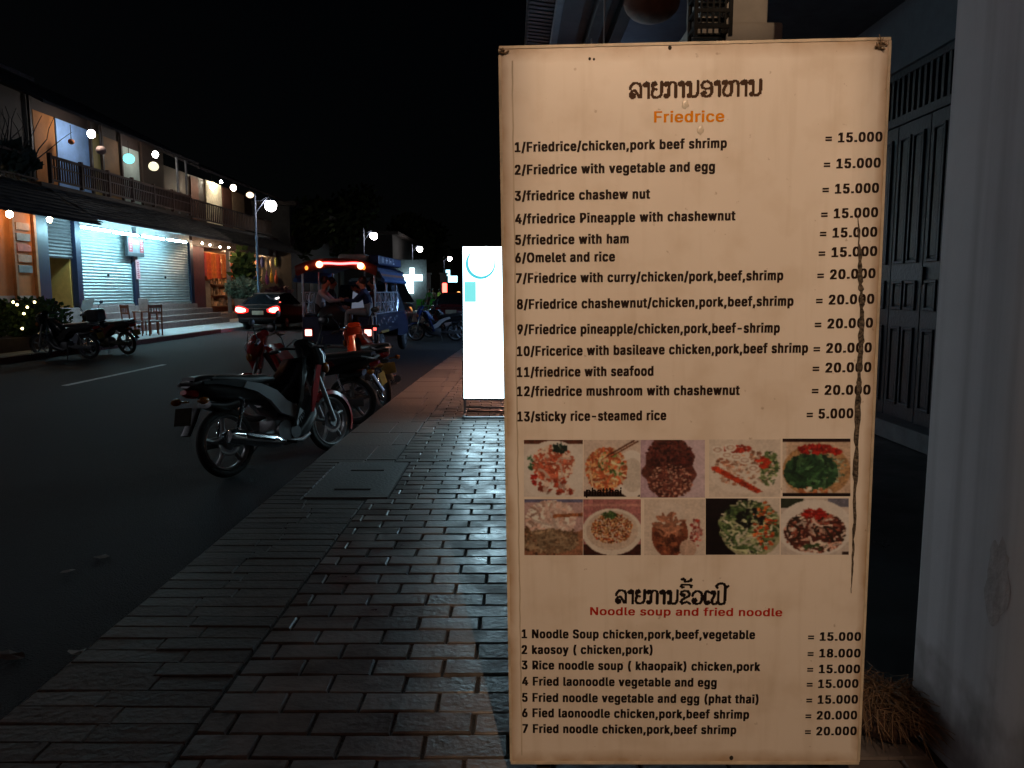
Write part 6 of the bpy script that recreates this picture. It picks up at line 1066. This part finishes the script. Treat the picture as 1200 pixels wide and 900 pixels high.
# ================================================================== PEOPLE
skin = mat('skin_tone', (.30, .15, .09), .55); hairm = mat('black_hair', (.012, .010, .009), .5)
def person(label, J, top, legs, group, loc, rz, shoe=None, sleeve=True):
    """J: joint -> position; one continuous skinned body; colours by nearest bone"""
    root_pos = J['pelvis']; names = []; P = []; Rr = []; E = []; zone = []
    def add(n, p, r): names.append(n); P.append(Vector(p)); Rr.append(r); return len(P) - 1
    rad = dict(pelvis=.135, waist=.12, chest=.145, neck=.055, head=.085, crown=.075)
    ids = {n: add(n, J[n], rad[n]) for n in ('pelvis', 'waist', 'chest', 'neck', 'head', 'crown')}
    def link(a, b, z): E.append((a, b)); zone.append(z)
    link(ids['pelvis'], ids['waist'], 1); link(ids['waist'], ids['chest'], 0); link(ids['chest'], ids['neck'], 0); link(ids['neck'], ids['head'], 2); link(ids['head'], ids['crown'], 2)
    fwd = Vector(J.get('face', (1, 0, 0))); nose = add('nose', Vector(J['head']) + fwd * .115, .02); link(ids['head'], nose, 2)
    for s_ in 'lr':
        sh = add('sh', J['sh' + s_], .062); el = add('el', J['el' + s_], .045); wr = add('wr', J['wr' + s_], .031); d = (Vector(J['wr' + s_]) - Vector(J['el' + s_])).normalized()
        pa = add('palm', P[wr] + d * .07, .034); link(ids['chest'], sh, 0); link(sh, el, 0); link(el, wr, 0 if sleeve else 2); link(wr, pa, 2)
        side = d.orthogonal().normalized()
        for k, L_ in enumerate((.065, .08, .075, .055)):
            q = side * (k - 1.5) * .02; f1 = add('f', P[pa] + d * .035 + q, .0105); f2 = add('f', P[pa] + d * (.03 + L_ * .6) + q * 1.1 + d.cross(side) * .008, .0095); f3 = add('f', P[pa] + d * (.02 + L_) + q * 1.1 + d.cross(side) * .026, .008); link(pa, f1, 2); link(f1, f2, 2); link(f2, f3, 2)
        t1 = add('t', P[wr] + d * .05 - side * .045, .011); t2 = add('t', P[wr] + d * .085 - side * .06, .010); link(wr, t1, 2); link(t1, t2, 2)
        hp = add('hip', J['hip' + s_], .10); kn = add('kn', J['kn' + s_], .066); an = add('an', J['an' + s_], .042); to = add('toe', Vector(J['an' + s_]) + Vector(J.get('toe', (.17, 0, -.05))), .036)
        link(ids['pelvis'], hp, 1); link(hp, kn, 1); link(kn, an, 1); link(an, to, 3)
    me = bpy.data.meshes.new('person'); me.from_pydata([tuple(p) for p in P], E, []); o = bpy.data.objects.new('person', me); C.objects.link(o)
    md = o.modifiers.new('skin', 'SKIN'); ly = me.skin_vertices[0].data if me.skin_vertices else None
    if ly is None:
        bm = bmesh.new(); bm.from_mesh(me); bm.verts.layers.skin.verify(); bm.to_mesh(me); bm.free(); ly = me.skin_vertices[0].data
    for i, r in enumerate(Rr): ly[i].radius = (r, r * (.8 if names[i] in ('chest', 'waist', 'pelvis') else 1)); ly[i].use_root = (i == 0)
    o.modifiers.new('sub', 'SUBSURF').levels = 2
    dg = bpy.context.evaluated_depsgraph_get(); nm = bpy.data.meshes.new_from_object(o.evaluated_get(dg)); bpy.data.objects.remove(o)
    nm.name = 'person'; nm.materials.clear()
    for m in (top, legs, skin, shoe or plasb): nm.materials.append(m)
    A_ = np.array([P[a] for a, _ in E]); B_ = np.array([P[b] for _, b in E]); D_ = B_ - A_; L2 = (D_ ** 2).sum(1) + 1e-9
    for f in nm.polygons:
        c = np.array(f.center); tt = np.clip(((c - A_) * D_).sum(1) / L2, 0, 1); f.material_index = zone[int(np.argmin(((A_ + D_ * tt[:, None] - c) ** 2).sum(1)))]; f.use_smooth = True
    o = bpy.data.objects.new('person', nm); C.objects.link(o); o.location = loc; o.rotation_euler = (0, 0, rz); tag(o, label, 'person', group)
    h = Vector(J['head']) * .35 + Vector(J['crown']) * .65; MB().ell(h - fwd * .018, (.098, .098, .10)).build('hair', hairm, o, True)
    return o
def seated(lean=.05, turn=0, knee=.42, arm='lap', drop=.42, spread=.11):
    J = dict(pelvis=(0, 0, .10), waist=(-.01 + lean * .3, 0, .26), chest=(lean, 0, .46), neck=(lean * 1.3, 0, .60), head=(lean * 1.5 + .02, turn * .02, .72), crown=(lean * 1.5, turn * .02, .81))
    f = Vector((1, turn, -.1)).normalized(); J['face'] = tuple(f)
    for s_, y in (('l', 1), ('r', -1)):
        J['sh' + s_] = (lean, y * .175, .51); J['hip' + s_] = (.04, y * .09, .09); J['kn' + s_] = (knee, y * spread, .11); J['an' + s_] = (knee + .03, y * spread, .11 - drop)
        if arm == 'lap': J['el' + s_] = (lean + .08, y * .23, .27); J['wr' + s_] = (lean + .28, y * .13, .20)
        elif arm == 'fwd': J['el' + s_] = (lean + .2, y * .21, .33); J['wr' + s_] = (lean + .42, y * .10, .36)
        elif arm == 'rail': J['el' + s_] = (lean + .16, y * .25, .42); J['wr' + s_] = (lean + .38, y * .20, .55)
    return J
def standing(step=.06, arm=.1, turn=0):
    J = dict(pelvis=(0, 0, .92), waist=(0, 0, 1.08), chest=(.01, 0, 1.28), neck=(.01, 0, 1.44), head=(.03, 0, 1.56), crown=(.02, 0, 1.65), face=(1, 0, -.05))
    for s_, y in (('l', 1), ('r', -1)):
        J['sh' + s_] = (0, y * .18, 1.35); J['el' + s_] = (-.02 + arm * y, y * .24, 1.08); J['wr' + s_] = (.08 + arm * y * 1.6, y * .25, .86); J['hip' + s_] = (0, y * .09, .90); J['kn' + s_] = (.03 + step * y, y * .10, .49); J['an' + s_] = (-.02 + step * y * 1.6, y * .10, .085)
    return J
cloth = lambda n, c: mat('cloth_' + n, c, .85, var=.12, scale=8)

# ================================================================== PASSENGER TRUCK (open back, benches, roof)
tx, ty = -3.72, 16.6
tk = thing('passenger_truck', 'open backed passenger truck with red light bar, seen from behind with people aboard', 'truck', (tx, ty, -.13), R(-2))
tb = mat('truck_navy', (.016, .022, .06), .35, coat=.4, var=.1); trail = mat('bright_rail', (.62, .66, .74), .25, .35)
MB().bb((-.80, .0, .60), (.80, 2.5, .68), .01).bb((-.72, .02, .40), (.72, .10, .60), .01).build('bed_floor', tb, tk)
MB().bb((-.80, -.02, .46), (-.42, .04, .98), .012).build('rear_panel', tb, tk); MB().bb((.42, -.02, .46), (.80, .04, .98), .012).build('rear_panel', tb, tk)
MB().bb((-.44, -.03, .38), (.44, .03, .60), .012).build('tailboard', tb, tk)
for s_ in (-1, 1):
    MB().bb((s_ * .80 - .02, .05, .62), (s_ * .80 + .02, 2.5, 1.02), .008).build('side_panel', tb, tk)
    MB().bb((s_ * .56 - .2, .15, .681), (s_ * .56 + .2, 2.4, .98), .02).build('bench', mat('bench_vinyl', (.03, .03, .035), .5), tk)
    m_ = MB()
    for z in (1.04, 1.28, 1.5): m_.tube([(s_ * .80, .03, z), (s_ * .81, 1.3, z), (s_ * .80, 2.5, z)], .016, 8)
    for k in range(15):
        y = .12 + k * .165; m_.tube([(s_ * .805, y, 1.04), (s_ * .825, y + .08 + random.uniform(-.1, .12), 1.28), (s_ * .805, y + random.uniform(-.05, .2), 1.5)], .012, 6)
    for k in range(6):
        c_ = (s_ * .822, .3 + k * .4, 1.16); m_.torus(c_, (1, 0, 0), .085, .011, 14, 6); m_.torus((c_[0], c_[1] + .18, 1.39), (1, 0, 0), .07, .010, 14, 6)
    for k in range(9):
        y = .1 + k * .26; m_.box((s_ * .826, y + .1, .8 + .06 * (k % 3)), (.008, .17, .028), (random.uniform(-.6, .6), 0, 0))
    m_.build('side_rail', trail, tk, True)
    for y in (.03, 1.25, 2.48): MB().tube([(s_ * .78, y, .65), (s_ * .78, y, 1.96)], .024, 8).build('roof_post', trail, tk, True)
# roof: arched shell, rear visor
def arch(x, z0, hgt, w): return z0 + hgt * (1 - abs(x / w) ** 2.6)
m_ = MB(); rs = []
for y in (-.12, .0, 1.2, 2.5, 3.0):
    up = [(-.88 + 1.76 * k / 16) for k in range(17)]; rs.append([Vector((x, y, arch(x, 1.98, .20, .9))) for x in up] + [Vector((x, y, arch(x, 1.93, .19, .9))) for x in reversed(up)])
m_.rings(rs).build('roof', tb, tk, True, 50)
vs = MB(); rs = []
for y, dz, k_ in ((-.14, .02, 1), (-.17, -.02, 1), (-.17, -.16, .98), (-.12, -.19, .95)):
    rs.append([Vector((x * k_, y, arch(x, 2.0, .2, .95) + dz)) for x in [(-.88 + 1.76 * k / 20) for k in range(21)]])
vs.rings(rs, False, False).build('rear_visor', mat('visor_orange', (.26, .035, .02), .35, coat=.3), tk, True, 60)
BO = .10
pts = [(BO - .42 + .84 * k / 16, -.185, arch(-.42 + .84 * k / 16, 2.0, .2, .95) - .085 + .035 * math.cos(k / 16 * PI * 2) * .4) for k in range(17)]
MB().tube(pts, .022, 8).build('red_light_bar', glow('brake_red', (1, .085, .085), 9), tk, True)
for x in (BO - .44, BO + .44): MB().ell((x, -.2, arch(x, 2.0, .2, .95) - .10), (.075, .04, .07)).build('roof_lamp', glow('amber_red', (1, .36, .18), 7), tk, True)
for x in (.60, -.62): MB().ell((x, -.185, arch(x, 2.0, .2, .95) - .12), (.035, .03, .045)).build('amber_marker', glow('amber', (1, .30, .04), 2.2), tk, True)
tail = glow('tail_pink', (1, .50, .42), 3.0)
for x, z in ((-.66, .64), (.63, .64)):
    MB().box((x, -.035, z), (.19, .03, .19), None, .01).build('lamp_surround', mat('red_lens', (.30,) * 3), tk); MB().box((x, -.06, z), (.145, .025, .135), None, .03).build('tail_light', tail, tk, True)
MB().box((.78, -.04, .72), (.06, .03, .06), None, .015).build('side_marker', glow('marker_red', (1, .08, .06), 4), tk, True)
MB().tube([(-.5, -.05, .36), (-.5, -.3, .34), (.5, -.3, .34), (.5, -.05, .36)], .022, 8).bb((-.45, -.28, .34), (.45, -.08, .36)).build('rear_step', eng, tk, True)
MB().tube([(.74, -.06, .3), (.74, -.08, 1.0)], .018).tube([(.60, -.06, .34), (.60, -.07, .62)], .014).tube([(.86, -.06, .34), (.86, -.07, .62)], .014).tube([(.58, -.065, .48), (.88, -.065, .48)], .014).build('chrome_ladder', chrome, tk, True)
# side curtain board over the right side: navy band with lettering, blue cloth, faded orange stripe
for s_ in (1, -1):
    cb = MB().add([(s_ * .86, -.05, 2.02), (s_ * .86, 2.9, 2.0), (s_ * .96, 2.8, 1.78), (s_ * .96, .05, 1.80), (s_ * .83, -.05, 2.02), (s_ * .83, 2.9, 2.0), (s_ * .93, 2.8, 1.78), (s_ * .93, .05, 1.80)], [(0, 1, 2, 3), (4, 5, 6, 7), (0, 1, 5, 4), (2, 3, 7, 6), (1, 2, 6, 5), (0, 3, 7, 4)]).build('rolled_curtain', mat('curtain_blue', (.03, .07, .20), .7), tk)
    MB().add([(s_ * .92 + .002 * s_, .02, 1.90), (s_ * .92 + .002 * s_, 2.82, 1.89), (s_ * .94 + .003 * s_, 2.82, 1.84), (s_ * .94 + .003 * s_, .04, 1.85)], [(0, 1, 2, 3)]).build('stripe', mat('faded_orange', (.28, .10, .06), .7), cb)
    MB().tube([(s_ * .95, .06, 1.76), (s_ * .95, 2.8, 1.74)], .045, 10).build('curtain_roll', mat('curtain_bright', (.03, .10, .30), .7), cb, True)
MB().bb((.62, .2, 2.10), (.84, 2.9, 2.30), .03).build('roof_board', mat('board_navy', (.015, .03, .11), .5), tk)
m_ = MB()
for k, st in enumerate((((0, 0, .03, .12), (.07, 0, .03, .12)), ((0, .05, .13, .03), (.05, 0, .03, .12)), ((0, 0, .03, .12), (.04, .04, .1, .03), (.1, 0, .03, .06)), ((0, 0, .12, .03), (0, .05, .03, .07)))):
    for (u, v, w_, h_) in st: m_.bb((.8405, .55 + k * .42 + u * 1.6, 2.15 + v), (.8435, .55 + k * .42 + (u + w_) * 1.6, 2.15 + v + h_))
m_.build('white_letters', mat('letter_white', (.6, .62, .68), .6), tk)
MB().box((.28, .35, 2.24), (.62, .6, .16), (0, 0, .1), .06).build('roof_sack', mat('sackcloth', (.45, .38, .33), .9, bump=.4), tk, True)
# cab
cb = MB(); rs = []
for y, z0, z1, hw in ((2.52, .45, 1.0, .80), (2.9, .42, 1.02, .82), (3.9, .42, 1.0, .80), (4.35, .42, .94, .74), (4.5, .45, .8, .66)): rs.append([Vector((sx * hw, y, z)) for sx, z in ((-1, z0), (-1.02, (z0 + z1) / 2), (-.94, z1), (.94, z1), (1.02, (z0 + z1) / 2), (1, z0))])
cb.rings(rs).build('cab_body', tb, tk, True, 30)
cb = MB()
cb.add([(-.76, 2.54, 1.0), (.76, 2.54, 1.0), (.62, 2.6, 1.68), (-.62, 2.6, 1.68), (-.74, 4.0, 1.0), (.74, 4.0, 1.0), (.62, 3.45, 1.68), (-.62, 3.45, 1.68)], [(3, 2, 6, 7), (0, 4, 7, 3), (1, 2, 6, 5), (4, 5, 6, 7)]).build('cab_top', mat('cab_glass', (.05, .06, .08), .1), tk)
MB().add([(-.34, 2.50, 1.10), (.34, 2.50, 1.10), (.30, 2.53, 1.52), (-.30, 2.53, 1.52)], [(0, 1, 2, 3)]).build('rear_window', glow('glowing_window', (.42, .50, .66), .22), tk)  # pane given a faint glow for light seen through the cab
for y in (.75, 3.7):
    for s_ in (-1, 1):
        w = MB().torus((s_ * .70, y, .31), (1, 0, 0), .22, .09, 28, 10, 1.05).build('wheel', rub, tk, True, 60)
        MB().lathe([(.17, -.03), (.16, .02), (.06, .03), (.05, .06), (.02, .06)], n=18).build('rim', alu, w, True)
        rm_ = [o for o in S.objects if o.parent == w][0]; rm_.location = (s_ * .765, y, .31); rm_.rotation_euler = (0, s_ * PI / 2, 0)
MB().bb((.70, .35, .60), (.86, 1.15, .66), .02).build('mudguard', mat('guard_yellow', (.45, .30, .05), .4), tk); MB().bb((-.86, .35, .60), (-.70, 1.15, .66), .02).build('mudguard', mat('guard_yellow', (.45,) * 3), tk)
TM = Matrix.Translation((tx, ty, -.13)) @ Matrix.Rotation(R(-2), 4, 'Z')
def aboard(x, y, z, rz): return (TM @ Vector((x, y, z)), rz + R(-2))
G = 'passengers seated in the open truck'
for lb, J, top, lg, (x, y, z, rz) in (
    ('passenger in white shirt leaning inwards on the left bench of the truck', seated(.12, -.3, .40, 'fwd'), cloth('white', (.42, .40, .42)), cloth('dark', (.04, .04, .05)), (-.58, .42, .98, 0)),
    ('passenger in dark blue shirt and pale trousers at the rear of the right bench', seated(.10, .2, .46, 'fwd', .44, .16), cloth('blue', (.02, .03, .09)), cloth('pale', (.34, .33, .34)), (.58, .38, .98, PI)),
    ('passenger in black deep inside the truck on the left bench', seated(.06, -.2, .42, 'lap'), cloth('black', (.02, .02, .025)), cloth('dark', (.04,) * 3), (-.56, 1.25, .98, 0)),
    ('passenger in dark red deep inside the truck on the right bench', seated(.06, .3, .42, 'rail'), cloth('maroon', (.09, .02, .02)), cloth('dark', (.04,) * 3), (.56, 1.3, .98, PI))):
    p, r_ = aboard(x, y, z, rz); person(lb, J, top, lg, G, p, r_)
bgp = thing('dark_bag', 'large black bag on the floor at the open back of the truck', 'bag', TM @ Vector((-.22, .30, .69)), 0)
MB().ell((0, 0, .27), (.34, .24, .28), 16, 10).build('bag_body', mat('bag_black', (.012, .012, .014), .6, bump=.3), bgp, True); MB().tube([(-.1, 0, .5), (0, 0, .66), (.1, 0, .5)], .014, 6).build('strap', plasb, bgp)

# ================================================================== CARS
def make_car(label, paint, x, y, rz, lit, kind='sedan', name='parked_car'):
    t = thing(name, label, 'car' if kind == 'sedan' else 'van', (x, y, -.13), rz, None)   # y forward, origin at ground under the tail
    if kind == 'sedan':
        prof = [(0, .42, .80, .76), (.06, .30, .98, .83), (.5, .25, 1.02, .86), (1.1, .24, 1.0, .87), (2.2, .22, .94, .88), (3.2, .24, .90, .87), (4.0, .26, .80, .82), (4.3, .34, .62, .70)]
        house = [(.35, 1.0, .70), (.95, 1.38, .56), (1.5, 1.44, .55), (2.2, 1.42, .56), (3.1, .96, .70)]
    else:
        prof = [(0, .40, 1.05, .80), (.05, .32, 1.1, .84), (1.0, .28, 1.1, .86), (3.0, .28, 1.1, .86), (4.0, .3, 1.0, .84), (4.3, .4, .8, .74)]
        house = [(.04, 1.1, .80), (.14, 1.85, .68), (.5, 1.95, .66), (2.8, 1.93, .66), (3.7, 1.1, .78)]
    rs = []
    for yy, z0, z1, hw in prof:
        zm = (z0 + z1) / 2; rs.append([Vector(p) for p in ((-hw * .86, yy, z0), (-hw, yy, zm - .08), (-hw, yy, zm + .06), (-hw * .9, yy, z1 - .03), (-hw * .7, yy, z1), (0, yy, z1 + .015), (hw * .7, yy, z1), (hw * .9, yy, z1 - .03), (hw, yy, zm + .06), (hw, yy, zm - .08), (hw * .86, yy, z0), (0, yy, z0 - .02))])
    MB().rings(rs).build('body', paint, t, True, 35)
    gl = mat('car_glass', (.012, .013, .016), .06)
    rs = [[Vector((-hw, yy, z)), Vector((-hw * .8, yy, z + .02)), Vector((0, yy, z + .035)), Vector((hw * .8, yy, z + .02)), Vector((hw, yy, z)), Vector((hw * 1.22, yy + 0, 1.0 if kind == 'sedan' else 1.1)), Vector((-hw * 1.22, yy, 1.0 if kind == 'sedan' else 1.1))] for yy, z, hw in house]
    MB().rings(rs).build('glasshouse', gl, t, True, 35)
    a_, b_ = house[1], house[-2]; rs = [[Vector((u * hw * 1.02, yy, z + .045 - .02 * abs(u))) for u in (-1, -.6, 0, .6, 1)] + [Vector((u * hw, yy, z + .01)) for u in (1, 0, -1)] for yy, z, hw in house[1:-1]]
    MB().rings(rs).build('roof_panel', paint, t, True, 35)
    for s_ in (-1, 1):
        for yy in (.85, 3.45):
            w = MB().torus((s_ * .76, yy, .31), (1, 0, 0), .22, .09, 28, 10, 1.0).build('wheel', rub, t, True, 60); r_ = MB().lathe([(.18, -.03), (.17, .02), (.05, .02), (.03, .035)], n=18).build('rim', alu, w, True); r_.location = (s_ * .815, yy, .31); r_.rotation_euler = (0, s_ * PI / 2, 0)
        MB().box((s_ * .97, 2.75, 1.0), (.2, .09, .13), None, .03).build('mirror', paint, t, True)
        zz = .80 if kind == 'sedan' else .9
        MB().loft([(s_ * .46, zz - .01, .02, .05), (s_ * .58, zz, .05, .09), (s_ * .76, zz + .02, .06, .105), (s_ * .83, zz + .03, .05, .07)], 12).build('tail_light', glow('car_tail', (1, .10, .08), 22) if lit else mat('red_lens', (.30,) * 3), t, True)
        tl_ = [o for o in S.objects if o.parent == t and o.name.startswith('tail_light')][-1]; tl_.location = (0, -.035 if lit else .015, 0)
    if lit:
        for s_ in (-1, 1): MB().loft([(s_ * .36, zz - .015, .02, .06), (s_ * .56, zz, .05, .135), (s_ * .78, zz + .025, .06, .15), (s_ * .86, zz + .03, .05, .11)], 12).build('tail_lens', glow('car_tail_lens', (1, .02, .015), 1.1), t, True)
    MB().box((0, -.015, .70), (.44, .02, .15), None, .005).build('number_plate', mat('car_plate', (.5, .42, .3), .5), t)
    MB().box((0, -.03, .42), (1.5, .12, .2), None, .05).build('rear_bumper', paint, t, True)
    MB().box((-.1, -.004, .86), (1.5, .02, .015)).build('chrome_strip', chrome, t)
    if lit and kind == 'sedan':
        MB().box((-.05, .62, 1.10), (.26, .05, .09), None, .02).build('brake_light', glow('car_tail_high', (1, .22, .17), 14), t, True)
        MB().box((.55, .55, 1.10), (.34, .02, .025)).build('painted_glint', glow('glint_glow', (1, .12, .08), 3), t)  # red glint painted as a glowing strip, no lamp there
    return t
carp = mat('car_black', (.006, .003, .003), .5, var=.05, spec=.12)
make_car('black car with red tail lights glowing, parked before the souvenir shop', carp, -9.75, 29.6, R(-3), True)
make_car('dark red car parked behind the motorbikes beside the light box sign', mat('car_red', (.10, .012, .014), .25, coat=.5, var=.05), -2.45, 31, R(-3), False)
vn = make_car('dark grey van ahead of the passenger truck, showing one pink tail light', mat('van_grey', (.06, .06, .065), .35, coat=.3, var=.1), -4.95, 26.5, R(-3), False, 'van', 'parked_van')
MB().ell((.66, -.03, .72), (.09, .05, .09)).build('lit_tail_light', glow('tail_magenta', (1, .16, .24), 7), vn, True)

# ================================================================== WOODEN CHAIRS AND TABLE ACROSS THE ROAD
wood = mat('chair_wood', (.20, .06, .025), .45, var=.3, scale=10)
def chair(label):
    t = thing('wooden_chair', label, 'chair', (0, 0, 0), 0, 'wooden chairs on the far pavement')
    MB().box((0, 0, .46), (.42, .42, .04), None, .01).build('seat', mat('seat_pale', (.35, .3, .28), .6), t)
    for sx in (-1, 1):
        MB().tube([(sx * .19, -.19, 0), (sx * .19, -.19, .45)], .022, 6).build('leg', wood, t); MB().tube([(sx * .19, .19, 0), (sx * .19, .2, .5), (sx * .19, .25, .98)], .024, 6).build('leg', wood, t)
    m_ = MB().box((0, .24, .92), (.42, .03, .1), None, .01).box((0, .225, .72), (.40, .025, .06), None, .008)
    for k in range(4): m_.box((-.12 + k * .08, .23, .8), (.03, .02, .2))
    m_.build('backrest', wood, t); return t
c1 = chair('left one of the two reddish wooden chairs before the steps'); p = atZ(156, 394, 0); c1.location = (p.x, p.y, 0); c1.rotation_euler = (0, 0, R(150))
p = atZ(181, 393, 0); dup(c1, (p.x, p.y, 0), (0, 0, R(-140)), 'right one of the two reddish wooden chairs before the steps')
p = atZ(167, 392, 0); tt = thing('small_table', 'small wooden table between the two reddish chairs', 'table', (p.x, p.y + .3, 0))
MB().box((0, 0, .73), (.6, .6, .04), None, .01).build('tabletop', wood, tt)
for sx in (-1, 1):
    for sy_ in (-1, 1): MB().bb((sx * .25 - .025, sy_ * .25 - .025, 0), (sx * .25 + .025, sy_ * .25 + .025, .71)).build('leg', wood, tt)
o = MB().box((0, 0, .2), (.3, .06, .4), (.1, 0, 0), .01).build('menu_holder', mat('card_white', (.6, .55, .55), .6)); o.location = (p.x - .05, p.y + .3, .76); tag(o, 'pale menu card standing on the small wooden table', 'menu card')
# far diners by the bright shop light
gp = 'people by the bright far shop light'
for lb, px, Y, top in (('distant person in white by the bright far shop light', 508, 61, (.55, .56, .55)), ('distant person in green by the bright far shop light', 503, 60, (.06, .35, .08)), ('distant person in yellow green right of the far group', 515, 63, (.30, .40, .05)), ('distant person in dark clothes at the left of the far group', 488, 64, (.05, .05, .07)), ('distant person in blue at the right end of the far group', 524, 66, (.06, .10, .25))):
    p = atY(px, 345, Y); person(lb, standing(.05, .08), cloth('far%d' % px, top), cloth('dark', (.04,) * 3), gp, (p.x, Y, -.13 if p.x > far_kerb(Y) else 0), random.uniform(0, 6))
gch = thing('plastic_chair', 'bright green plastic chair leftmost of the far group', 'chair', (0, 0, 0), 0, 'green plastic chairs by the far shop light')
gm = mat('green_plastic', (.03, .42, .06), .4)
MB().box((0, 0, .44), (.46, .46, .04), None, .02).build('seat', gm, gch); MB().box((0, .22, .7), (.46, .04, .44), (.15, 0, 0), .02).build('backrest', gm, gch)
for sx in (-1, 1):
    for sy_ in (-1, 1): MB().tube([(sx * .19, sy_ * .19, .43), (sx * .23, sy_ * .23, 0)], .024, 6).build('leg', gm, gch)
for k, (px, Y) in enumerate(((491, 58), (500, 58.5), (509, 58.5), (518, 59.5))):
    p = atY(px, 345, Y); z = -.13 if p.x > far_kerb(Y) else 0
    if k == 0: gch.location = (p.x, Y, z)
    else: dup(gch, (p.x, Y, z), (0, 0, k * 1.3), ['', 'bright green plastic chair second from the left in the far group', 'bright green plastic chair third from the left in the far group', 'bright green plastic chair rightmost of the far group'][k])
